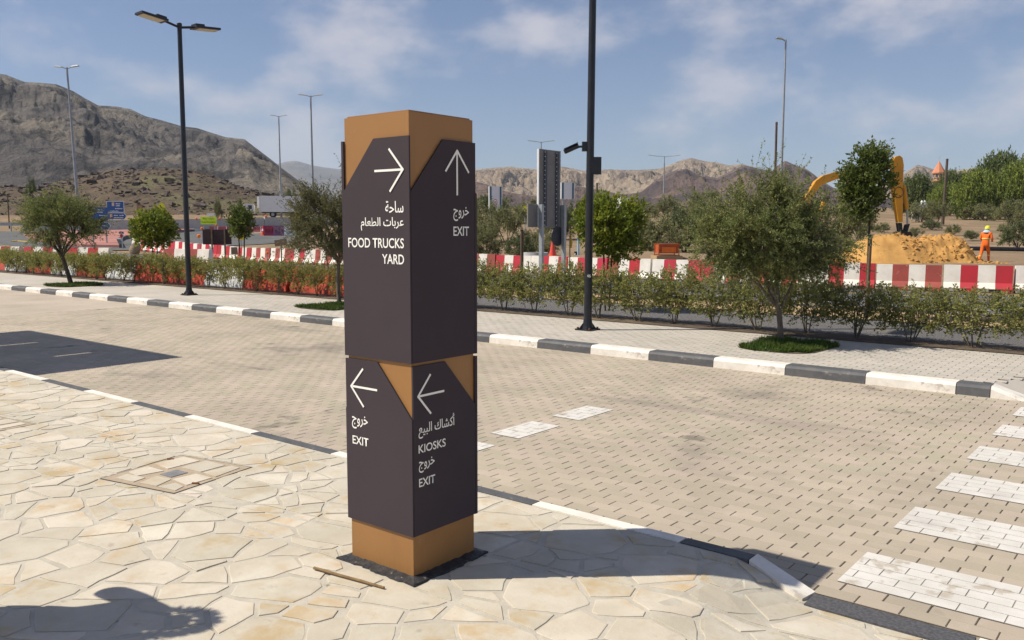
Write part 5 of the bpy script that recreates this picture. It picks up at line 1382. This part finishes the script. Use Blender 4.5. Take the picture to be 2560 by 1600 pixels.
# ------------------------------------------------------------------ roadside furniture right of the sign
M_bback = mat('board_back_grey', (.27, .26, .25), (.22, .21, .205), rough=.55, scale=3, metal=.15); M_rib = mat('channel_blue_grey', (.05, .06, .085), (.07, .08, .10), rough=.5)
def tall_board():
    p = on(1349, 20); t = thing('road_sign_back', 'tall grey road sign seen from its ribbed back on two posts', 'road sign', (p.x, p.y, 0), 0)
    z0, z1 = zpx(568, 20), zpx(372.5, 20); W = .86
    bd = MB().box((-.05, W / 2, (z0 + z1) / 2), (.03, W, z1 - z0)).build('tall_panel', M_bback, t)
    MB().box((-.04, -.012, (z0 + z1) / 2), (.05, .024, z1 - z0 + .01)).build('edge_strip', M_signw, bd)
    n = 17
    for i in range(n + 1):
        z = z0 + (z1 - z0) * i / n; MB().box((-.028, W / 2, z), (.014, W - .02, .018)).build('rib', M_bback, bd)
    for y in (.24, .70):
        MB().box((-.015, y, (z0 + z1) / 2), (.035, .085, z1 - z0 - .06)).build('channel', M_rib, bd)
        for i in range(n): MB().box((.004, y - .05, z0 + (z1 - z0) * (i + .5) / n), (.012, .02, .02)).build('clamp', M_signw, bd)
    for y, h in ((.02, zpx(511, 20)), (W + .05, zpx(511, 20))):
        MB().box((.04, y, h / 2 - .05), (.085, .085, h + .1)).build('post', M_galv, t)
    zz0, zz1 = zpx(568, 20), zpx(510, 20)
    for y in (-.19, W + .12):
        lp = MB().box((-.06, y, (zz0 + zz1) / 2), (.03, .38 if y < 0 else .34, zz1 - zz0)).build('side_panel', M_bback, t)
        for i in range(6): MB().box((-.04, y, zz0 + (zz1 - zz0) * (i + .5) / 6), (.012, .36 if y < 0 else .32, .012)).build('rib', M_bback, lp)
    MB().cyl((-.02, W - .12, zpx(591, 20)), (-.04, W - .12, zpx(591, 20)), .235, n=28).build('round_panel', mat('dark_disc', (.03, .035, .05), (.04, .045, .06), rough=.5), t)
tall_board()
p = on(1305, 22); t = thing('wooden_post', 'short dark wooden post in front of the right barriers', 'post', p, .3); MB().cyl((0, 0, -.1), (0, 0, zpx(577, 22)), .046, .042, n=10).build('post', M_wood, t, smooth=True); MB().lathe((0, 0, zpx(577, 22)), [(.044, 0), (.05, .01), (.044, .03)], 10).build('cap', M_black, t)
p = on(1425, 22); t = thing('flag_post', 'thin dark post with a furled yellow flag', 'flag', p, YAW); MB().cyl((0, 0, -.1), (0, 0, zpx(568, 22)), .016, n=8).build('post', M_wood, t)
zt1, zb1 = zpx(582, 22), zpx(621, 22)
MB().prism([(.01, 0, zt1), (.07, .01, (zt1 * .4 + zb1 * .6)), (.05, 0, zb1), (.015, -.02, zb1 + .02)], (0, .03, 0)).build('flag', mat('flag_yellow', (.55, .42, .04), (.42, .3, .03), rough=.8, scale=14), t)
# behind the right barriers
d = 36.5; p = on(1340, d); zg = .0
t = thing('concrete_ring', 'round concrete manhole ring standing behind the barriers', 'manhole ring', p, 0)
rr_ = .52; hh = zpx(631, d) - p.z
MB().lathe((0, 0, -.1), [(rr_, 0), (rr_, hh + .1), (rr_ - .12, hh + .1), (rr_ - .12, hh * .5)], 28).build('ring', M_conc, t, smooth=True)
p = on(1382, 37); cone('large red traffic cone standing behind the barriers', (p.x, p.y, .46), .72)
t = thing('concrete_block', 'low concrete block under the red traffic cone', 'block', (p.x, p.y, 0), .3); MB().box((0, 0, .2), (.7, .7, .52), top=.94).build('block', M_conc, t)
p = on(1447, 38); t = thing('standpipe', 'upright light blue pipe beside a black fitting', 'pipe', p, 0); M_bluep = mat('blue_pipe', (.30, .52, .66), (.26, .46, .60), rough=.4)
MB().cyl((0, 0, -.2), (-.02, 0, zpx(598, 38)), .05, n=12).build('pipe', M_bluep, t, smooth=True); MB().cyl((-.02, 0, zpx(600, 38)), (-.02, 0, zpx(594, 38)), .062, n=12).build('cap', mat('pipe_cap', (.12, .2, .28), rough=.5), t, smooth=True)
MB().lathe((-.14, 0, zpx(640, 38)), [(.04, 0), (.1, .05), (.06, .12), (.09, .2)], 10).build('fitting', M_black, t, smooth=True)
def generator():
    d = 35.5; p = on(1668, d); s = mpp(d); z0 = zpx(640, d); t = thing('generator', 'orange boxy generator on skids on the dirt behind barriers', 'generator', (p.x, p.y, z0), YAW + .15)
    M_go = mat('generator_orange', (.48, .10, .025), (.36, .075, .02), rough=.6, scale=4)
    MB().box((0, 0, .30), (.80, .55, .36)).build('housing', M_go, t); MB().box((0, -.285, .27), (.6, .02, .22)).build('door', MATS['safety_orange'], t)
    fr = MB()
    for x in (-.43, .43):
        for y in (-.28, .28): fr.cyl((x, y, .02), (x, y, .50), .02, n=6)
    for y in (-.28, .28):
        fr.cyl((-.43, y, .50), (.43, y, .50), .02, n=6); fr.cyl((-.46, y, .04), (.46, y, .04), .03, n=6)
    fr.build('frame', M_go, t); MB().box((0, 0, .505), (.5, .4, .04)).build('lid', M_rib, t); MB().box((0, 0, -.12), (1.1, .8, .3)).build('dirt_pad', MATS['sandy_verge'], t)
generator()
d = 40; p = on(1569, d); t = thing('orange_frame', 'upright orange steel frame behind the bright young tree', 'frame', p, YAW); h = zpx(560, d) - p.z; fr = MB()
M_of = mat('frame_orange', (.62, .12, .03), (.5, .09, .03), rough=.6)
for x in (-.32, .32): fr = MB().box((x, 0, h / 2), (.07, .07, h + .2)).build('upright', M_of, t)
for z in (.25, .6, .95): MB().box((0, 0, h * z), (.6, .06, .07)).build('crossbar', M_of, t)
def pylon(label, px0, px1, py0, py1, d, num=None):
    cx = (px0 + px1) / 2; p = on(cx, d); s = mpp(d); t = thing('sign_pylon', label, 'sign', p, YAW + .25); W = (px1 - px0) * s; z0, z1 = zpx(py1, d) - p.z, zpx(py0, d) - p.z
    MB().box((0, 0, (z0 + z1) / 2), (W, .25, z1 - z0)).build('panel', mat('pylon_white', (.82, .85, .88), (.76, .80, .84), rough=.5, scale=.8), t)
    for x in (-.38, .38): MB().box((x * W, -.14, (z0 + z1) / 2), (W * .12, .05, z1 - z0 - .05)).build('side_bar', mat('pylon_teal', (.06, .14, .20), (.05, .12, .18), rough=.5), t)
    for x in (-.35, .35): MB().box((x * W, 0, z0 / 2), (.16, .16, z0 + .1)).build('leg', M_galv, t)
pylon('white pylon board with blue bars right of the sign', 1222, 1255, 466, 527, 90)
pylon('white pylon board with blue bars behind lamp 46', 1401, 1435.5, 456, 497, 104)
t, L, bd = board_sign('speed_limit_sign', 'round white speed limit sign with red rim before the pylon', 'road sign', 1233, 1243.5, 497.5, 513.5, 88, M_signw, [(1238.3, .05)], cut='round', rim=M_red)
(xa, za), (xb, zb) = L(1236, 508.5), L(1241, 502.5); lettering('60', (xa, -.026, za), (1, 0, 0), xb - xa, zb - za, M_kdark, bd)
p = on(1559, 210); t = thing('white_building', 'small white flat-roofed building far below the right hills', 'building', p, YAW + .3); h = zpx(495, 210) - p.z
MB().box((0, 0, h / 2), (2.3, 3, h)).build('wall', M_signw, t); MB().box((0, 0, h), (2.5, 3.2, .2)).build('roof', M_signw, t)
for x in (-.6, .5): MB().box((x, -1.51, h * .82), (.4, .04, .5)).build('window', M_rib, t)
def util_pole(label, px, d, top_px, top_py, r=.12, name='utility_pole'):
    p = on(px, d, -.1); q = at(top_px, top_py, d); t = thing(name, label, 'pole', p, 0)
    MB().cyl((0, 0, 0), tuple(q - p), r, r * .75, n=10).build('shaft', M_wood, t, smooth=True); MB().lathe(tuple(q - p), [(r * .8, -.1), (r * .85, 0), (r * .5, .06)], 10).build('cap', M_wood, t)
util_pole('leaning brown utility pole right of the orange tower', 2356.5, 95, 2368, 398, .17)
util_pole('thin utility pole before the bright green trees', 2491, 118, 2500, 423, .13)
util_pole('thick wooden pole beside the single-armed road light', 1935, 50, 1941.5, 307, .085)
util_pole('short dark pole in the distance right of lamp 46', 1735, 140, 1735.5, 466, .15); util_pole('dark far pole close to lamp 46', 1492, 150, 1492.5, 458, .2)
p = on(2340, 205); t = thing('minaret_tower', 'cream tower with an orange pointed roof above the trees', 'tower', p, YAW + .4); t.scale = (.85, .85, 1); zt0 = zpx(401, 205) - p.z; zr = zpx(431, 205) - p.z
M_cream = mat('cream_wall', (.60, .42, .30), (.54, .37, .26), rough=.8); S_TW = .85
M_or = mat('orange_roof', (.58, .24, .13), (.50, .20, .11), rough=.8)
MB().lathe((0, 0, 0), [(1.15, 0), (1.1, zr - 1.4), (1.35, zr - 1.2), (1.35, zr)], 8).build('shaft', M_cream, t)
rf = MB().lathe((0, 0, zr - .1), [(1.75, 0), (1.7, .25), (.1, zt0 - zr)], 8).build('roof', M_or, t); MB().cyl((0, 0, zt0 - .1), (0, 0, zt0 + .9), .06, n=6).build('finial', M_cream, rf)
MB().lathe((0, 0, zr - 2.2), [(1.25, 0), (1.8, .25), (1.8, .45), (1.25, .5)], 8).build('balcony', M_or, t)
for k in range(8):
    a = k * math.pi / 4 + .39; MB().box((math.cos(a) * 1.26, math.sin(a) * 1.26, zr - .65), (.12, .5, .7), a).build('opening', M_rib, t)
p = on(2300, 112); t = thing('ruined_wall', 'low broken white wall with two finials among the bushes', 'wall', p, YAW); s = mpp(112); zb_ = zpx(526, 112) - p.z
MB().prism([((2280 - 2300) * s, 0, zb_ - .3), ((2318 - 2300) * s, 0, zb_ - .3), ((2316 - 2300) * s, 0, zpx(508, 112) - p.z), ((2300 - 2300) * s, 0, zpx(511, 112) - p.z), ((2284 - 2300) * s, 0, zpx(518, 112) - p.z)], (0, .5, 0)).build('wall', M_signw, t)
for a in (2304, 2311): MB().lathe(((a - 2300) * s, .25, zpx(511, 112) - p.z), [(.16, 0), (.12, .25), (.2, .35), (.05, .6)], 8).build('finial', M_signw, t)
MB().box((0, .25, (zb_ - .3) / 2), (1.9, .4, max(zb_, .1))).build('footing', M_conc, t)
pp = thing('pipeline', 'long black pipe lying on the ground behind the worker', 'pipe', (0, 0, 0)); A, B = on(2390, 52.5), on(2760, 50.5)
MB().cyl((A.x, A.y, A.z + .13), (B.x, B.y, B.z + .13), .13, n=12).build('pipe', M_black, pp, smooth=True); MB().lathe((A.x, A.y, A.z), [(.12, 0), (.16, .1), (.12, .27)], 10).build('coupling', M_black, pp)

# ------------------------------------------------------------------ sand pile and excavator
def sand_pile():
    d = 43.2; s = mpp(d); c = on(2250, d)
    prof = [(2030, 657), (2060, 654), (2100, 640), (2130, 615), (2160, 593), (2180, 587), (2205, 586), (2230, 583), (2262, 588), (2300, 593), (2340, 597), (2380, 595), (2398, 602), (2412, 614), (2440, 642), (2470, 653), (2500, 658)]
    u = np.linspace((2030 - 2250) * s, (2500 - 2250) * s, 120); px = 2250 + u / s
    H = np.maximum(0, np.array([zpx(y, d) for y in np.interp(px, [a for a, b in prof], [b for a, b in prof])]))
    v = np.linspace(-2.6, 2.6, 56); U, Vv = np.meshgrid(u, v, indexing='ij')
    sh = np.clip(1 - np.abs(Vv) / (.55 + H[:, None] * 1.35), 0, 1); sh = np.sin(sh * math.pi / 2) ** 1.15
    n = (fbm(U * 1.1, Vv * 1.1, 8, 5) - .5) * .28 + (fbm(U * 2.2, Vv * 2.2, 18, 5, True, .6) - .5) * .95 * np.clip((U - .4) / 1.2, .12, 1)
    Z = H[:, None] * sh + n * np.clip(H[:, None] * sh, 0, .8) - .06
    me = npmesh('sand_pile', np.stack([U, Vv, Z], -1).reshape(-1, 3), grid_faces(*U.shape), M_sand, True)
    rg = np.random.default_rng(4); ico = bmesh.new(); bmesh.ops.create_icosphere(ico, subdivisions=1, radius=1); iv = np.array([q.co[:] for q in ico.verts]); fi = np.array([[q.index for q in f.verts] for f in ico.faces]); ico.free()
    ii, jj = rg.integers(50, 112, 420), rg.integers(4, 40, 420); base = np.stack([U, Vv, Z], -1)[ii, jj]; sz = rg.gamma(1.5, .022, 420) + .02
    base[:, 2] = np.maximum(base[:, 2], .0)
    CV = ((iv[None] + rg.normal(0, .25, (420, len(iv), 3))) * sz[:, None, None] + base[:, None]).reshape(-1, 3); CFc = (fi[None] + (np.arange(420) * len(iv))[:, None, None]).reshape(-1, 3)
    o = tag(obj('sand_pile', me, None, c), 'large heap of orange-yellow sand behind the right barriers', 'sand pile'); o.rotation_euler = (0, 0, YAW)
    cd = obj('clods', npmesh('clods', CV, CFc, M_sand), o); cd['kind'] = 'stuff'
sand_pile()
def excavator():
    d = 47.5; s = mpp(d); p = on(1960, d); t = thing('excavator', 'yellow excavator with raised arm behind the sand heap', 'excavator', p, YAW)
    Mx = mat('excavator_yellow', (.62, .30, .015), (.54, .25, .015), rough=.45, scale=2, layers=[((.3, .17, .06), 6, .62, .75, .5)]); Mk = mat('excavator_dark', (.025, .025, .027), rough=.7)
    L = lambda px, py, y=0: ((px - 1960) * s, y, zpx(py, d) - p.z)
    def arm(name, pts, w, m=Mx, par=None): return MB().prism([L(a, b, -w / 2) for a, b in pts], (0, w, 0)).build(name, m, par or t)
    bm_ = arm('boom', [(1970, 558), (1984, 562), (1999, 538), (2016, 508), (2044, 463), (2082, 448), (2150, 436), (2224, 419), (2229, 408), (2220, 402), (2150, 416), (2085, 428), (2050, 438), (2032, 452), (2008, 492), (1985, 532)], .42)
    stc = arm('stick', [(2219, 402), (2226, 391), (2236, 388), (2243, 394), (2247, 412), (2247, 448), (2248, 476), (2249, 500), (2251, 553), (2241, 555), (2230, 500), (2224, 470), (2220, 440)], .36)
    MB().cyl(L(2252, 462, -.05), L(2263, 522, -.05), .11, n=12).build('hydraulic_cylinder', Mx, stc, smooth=True); MB().cyl(L(2263, 522, -.05), L(2266, 562, -.05), .05, n=10).build('cylinder_rod', M_galv, stc, smooth=True)
    MB().cyl(L(2050, 505, -.4), L(2041, 540, -.4), .12, n=12).cyl(L(2041, 540, -.4), L(2020, 575, -.4), .06, n=10).build('boom_cylinder', Mx, bm_, smooth=True)
    hz_ = MB()
    for k in range(16):
        a0, a1 = 2 * math.pi * k / 16, 2 * math.pi * (k + 1) / 16; c = Vector(L(2236, 480, -.26)); r = .24
        hz_.cyl(c + Vector((r * math.cos(a0), 0, r * 1.2 * math.sin(a0))), c + Vector((r * math.cos(a1), 0, r * 1.2 * math.sin(a1))), .022, n=5)
    hz_.build('hydraulic_hose', Mk, stc)
    arm('linkage', [(2240, 556), (2250, 556), (2253, 580), (2245, 580)], .3, Mk); arm('linkage', [(2262, 560), (2270, 558), (2264, 584), (2256, 584)], .3, Mk)
    arm('bucket', [(2243, 578), (2266, 578), (2270, 588), (2258, 606), (2240, 600), (2236, 588)], 1.0, Mk)
    MB().box((-.2, .3, 1.55), (3.0, 2.4, 1.0)).build('house', Mx, t); MB().box((-1.3, .3, 1.6), (1.1, 2.5, 1.15), top=.92).build('counterweight', Mx, t)
    cb = MB().box((.55, -.45, 2.1), (1.5, .95, 1.6), top=.9).build('cab', Mx, t); MB().box((.62, -.935, 2.3), (1.1, .03, .9)).build('window', mat('cab_glass', (.015, .025, .05), rough=.15, spec=.6), cb); MB().box((1.31, -.45, 2.3), (.03, .75, .9)).build('windscreen', MATS['cab_glass'], cb)
    for y in (-.95, 1.35):
        tr = MB(); tr.prism([(-1.9, y - .25, .45), (-1.6, y - .25, .05), (1.6, y - .25, .05), (1.9, y - .25, .45), (1.6, y - .25, .85), (-1.6, y - .25, .85)], (0, .5, 0)); tk = tr.build('track', Mk, t)
        for x in (-1.4, -.7, 0, .7, 1.4): MB().cyl((x, y - .28, .35), (x, y + .28, .35), .22, n=12).build('roller', Mk, tk)
    MB().cyl((0, .2, .5), (0, .2, 1.1), .7, n=16).build('turntable', Mk, t)
excavator()

# ------------------------------------------------------------------ people
def skin_body(name, joints, edges, mats, parent, region):
    """one continuous figure grown over a joint skeleton"""
    me = bpy.data.meshes.new(name); names = list(joints); me.from_pydata([joints[k][0] for k in names], [], []) if False else me.from_pydata([joints[k][0] for k in names], [(names.index(a), names.index(b)) for a, b in edges], [])
    o = obj(name, me, parent)
    sk = o.modifiers.new('skin', 'SKIN'); sk.use_smooth_shade = True
    for i, k in enumerate(names):
        r = joints[k][1]; v = me.skin_vertices[0].data[i]; v.radius = r if isinstance(r, tuple) else (r, r); v.use_root = (k == 'pelvis')
    sb = o.modifiers.new('sub', 'SUBSURF'); sb.levels = sb.render_levels = 2
    dg = bpy.context.evaluated_depsgraph_get(); m2 = bpy.data.meshes.new_from_object(o.evaluated_get(dg)); o.modifiers.clear(); o.data = m2
    m2.materials.clear()
    for m in mats: m2.materials.append(m)
    for p in m2.polygons:
        c = p.center; p.material_index = region(c)
    return o
M_hivis = mat('hivis_orange', (.85, .17, .015), (.72, .13, .012), rough=.8, scale=7); M_skin = mat('skin', (.28, .15, .09), (.25, .13, .08), rough=.6); M_boot = mat('boot_black', (.02, .018, .016), rough=.7)
def person(label, loc, rz, J, mats, region, extra):
    t = thing('person', label, 'person', loc, rz)
    E_ = [('pelvis', 'waist'), ('waist', 'chest'), ('chest', 'neck'), ('neck', 'head0'), ('head0', 'head1'), ('chest', 'shL'), ('shL', 'elL'), ('elL', 'wrL'), ('wrL', 'haL'), ('chest', 'shR'), ('shR', 'elR'), ('elR', 'wrR'), ('wrR', 'haR'),
          ('pelvis', 'hipL'), ('hipL', 'knL'), ('knL', 'anL'), ('anL', 'toL'), ('pelvis', 'hipR'), ('hipR', 'knR'), ('knR', 'anR'), ('anR', 'toR')]
    b = skin_body('body', J, E_, mats, t, region)
    extra(t, b); return t
# facing +y locally; worker walks away to the right with a bent head
JW = {'pelvis': ((0, 0, .95), (.16, .13)), 'waist': ((0, .03, 1.12), (.16, .125)), 'chest': ((0, .08, 1.38), (.19, .14)), 'neck': ((0, .13, 1.54), .065), 'head0': ((0, .17, 1.63), (.085, .095)), 'head1': ((0, .18, 1.73), (.08, .09)),
      'shL': ((-.20, .08, 1.46), .075), 'elL': ((-.27, .10, 1.18), .058), 'wrL': ((-.18, .30, 1.05), .045), 'haL': ((-.14, .37, 1.03), .04), 'shR': ((.20, .08, 1.46), .075), 'elR': ((.28, .08, 1.18), .058), 'wrR': ((.2, .3, 1.06), .045), 'haR': ((.16, .37, 1.04), .04),
      'hipL': ((-.10, 0, .88), .115), 'knL': ((-.10, -.14, .48), .075), 'anL': ((-.10, -.36, .12), .055), 'toL': ((-.10, -.22, .04), .045), 'hipR': ((.10, 0, .88), .115), 'knR': ((.10, .20, .50), .075), 'anR': ((.10, .24, .10), .055), 'toR': ((.11, .40, .04), .045)}
def reg_w(c):
    if c.z > 1.57: return 1
    if c.z < .11: return 2
    if c.y > .325 and c.z > .9: return 1
    return 0
def extra_w(t, b):
    MB().lathe((0, .17, 1.70), [(.135, -.015), (.125, .0), (.12, .05), (.085, .115), (.03, .14)], 18).box((0, .29, 1.70), (.14, .10, .012)).build('helmet', M_yellow, t, smooth=True)
    MB().lathe((0, .11, 1.50), [(.19, 0), (.16, .05), (.11, .11), (.10, .14)], 14).build('scarf', mat('pale_scarf', (.45, .56, .62), (.38, .48, .55), rough=.9, scale=10), t, smooth=True)
    M_band = mat('hivis_band', (.78, .72, .18), (.7, .65, .2), rough=.5)
    def band(c, rx, ry, h, ax=0):
        mb = MB(); n = 20
        for i in range(n):
            a0, a1 = 2 * math.pi * i / n, 2 * math.pi * (i + 1) / n
            mb.add([(c[0] + rx * math.cos(a), c[1] + ry * math.sin(a), z) for z in (c[2], c[2] + h) for a in (a0, a1)], [(0, 1, 3, 2)])
        mb.build('reflective_band', M_band, t)
    band((0, .045, 1.17), .185, .150, .055); band((-.10, -.235, .32), .078, .078, .05); band((.10, .225, .34), .078, .078, .05)
pw = on(2466, 43)
wk = person('worker in orange overalls and yellow helmet walking past the sand heap', (pw.x, pw.y, 0), YAW - .9, JW, [M_hivis, M_skin, M_boot], reg_w, extra_w)
# an unseen person added beyond the left frame edge to cast the figure shadow
JB = {'pelvis': ((0, 0, .95), (.17, .13)), 'waist': ((0, 0, 1.12), (.165, .125)), 'chest': ((0, .02, 1.36), (.20, .14)), 'neck': ((0, .03, 1.51), .062), 'head0': ((0, .05, 1.60), (.085, .10)), 'head1': ((0, .06, 1.69), (.08, .095)),
      'shL': ((-.21, .02, 1.43), .075), 'elL': ((-.34, .05, 1.16), .065), 'wrL': ((-.16, .30, 1.18), .045), 'haL': ((-.10, .36, 1.20), .045), 'shR': ((.21, .02, 1.43), .075), 'elR': ((.34, .05, 1.16), .065), 'wrR': ((.16, .30, 1.18), .045), 'haR': ((.10, .36, 1.20), .045),
      'hipL': ((-.10, 0, .88), .12), 'knL': ((-.11, .01, .48), .08), 'anL': ((-.11, 0, .10), .055), 'toL': ((-.12, .15, .04), .045), 'hipR': ((.10, 0, .88), .12), 'knR': ((.11, .01, .48), .08), 'anR': ((.11, 0, .10), .055), 'toR': ((.12, .15, .04), .045)}
M_shirt = mat('grey_shirt', (.2, .22, .26), rough=.9)
def extra_b(t, b):
    rng = np.random.default_rng(3); n = 500; u = unit(rng.normal(size=(n, 3))); u[:, 2] = np.abs(u[:, 2]) * 1.1 - .25
    P = np.array([0, .03, 1.68]) + u * np.array([.095, .11, .115]); V, F = leaves(P, u + rng.normal(size=u.shape) * .4, .075, .02, rng)
    obj('hair', npmesh('hair', V, F, mat('dark_hair', (.02, .016, .013), rough=.6)), t)
person('unseen bushy-haired person added left of the frame to cast the figure shadow', (-4.34, .86, 0), RAD(-48), JB, [M_shirt, M_skin, M_boot], reg_w, extra_b)

# invented canopy, never in view, added to throw the large shadow across the road
def canopy():
    H = 4.2; k = (H + .12) / math.tan(SUN_EL); ox, oy = -.743 * k, -.669 * k
    t = thing('added_shade_canopy', 'unseen flat canopy added left of the frame to shadow the road', 'canopy', (0, 0, 0))
    M_can = mat('canopy_steel', (.30, .29, .28), rough=.6)
    xa, xb, ya, yb = -15.85 + ox, -10.93 + ox, 1.0, 6.28 + oy
    s1, s2 = -14.1 + ox, -12.35 + ox  # slots shaped to leave sunlit streaks inside the cast shadow
    for x0, x1 in ((xa, s1 - .04), (s1 + .04, s2 - .04), (s2 + .04, xb)):
        MB().box(((x0 + x1) / 2, (ya + yb) / 2, H), (x1 - x0, yb - ya, .06)).build('roof_sheet', M_can, t)
    for s, y1 in ((s1, 5.0 + oy), (s2, 5.2 + oy)):
        MB().box((s, (ya + y1) / 2, H + .002), (.10, y1 - ya, .05)).build('cover_strip', M_can, t)
        y2 = 5.72 + oy; MB().box((s, (y2 + yb) / 2, H + .002), (.10, yb - y2, .05)).build('cover_strip', M_can, t)
    for x in (xa + .3, xb - .3):
        for y in (ya + .2, yb - .4): MB().box((x, y, H / 2), (.12, .12, H)).build('post', M_can, t)
canopy()

# ------------------------------------------------------------------ air
hz_m = bpy.data.materials.new('air'); hz_m.use_nodes = True; hn = hz_m.node_tree; hn.nodes.clear()
ho = hn.nodes.new('ShaderNodeOutputMaterial'); hv = hn.nodes.new('ShaderNodeVolumePrincipled'); hn.links.new(hv.outputs[0], ho.inputs['Volume'])
hv.inputs['Color'].default_value = (.62, .80, 1.0, 1); hv.inputs['Density'].default_value = 1.1e-4; hv.inputs['Anisotropy'].default_value = 0.0
tag(MB().box((0, 0, 310), (13600, 13600, 630)).build('haze', hz_m), 'thin bluish haze over the far mountains', kind='stuff')
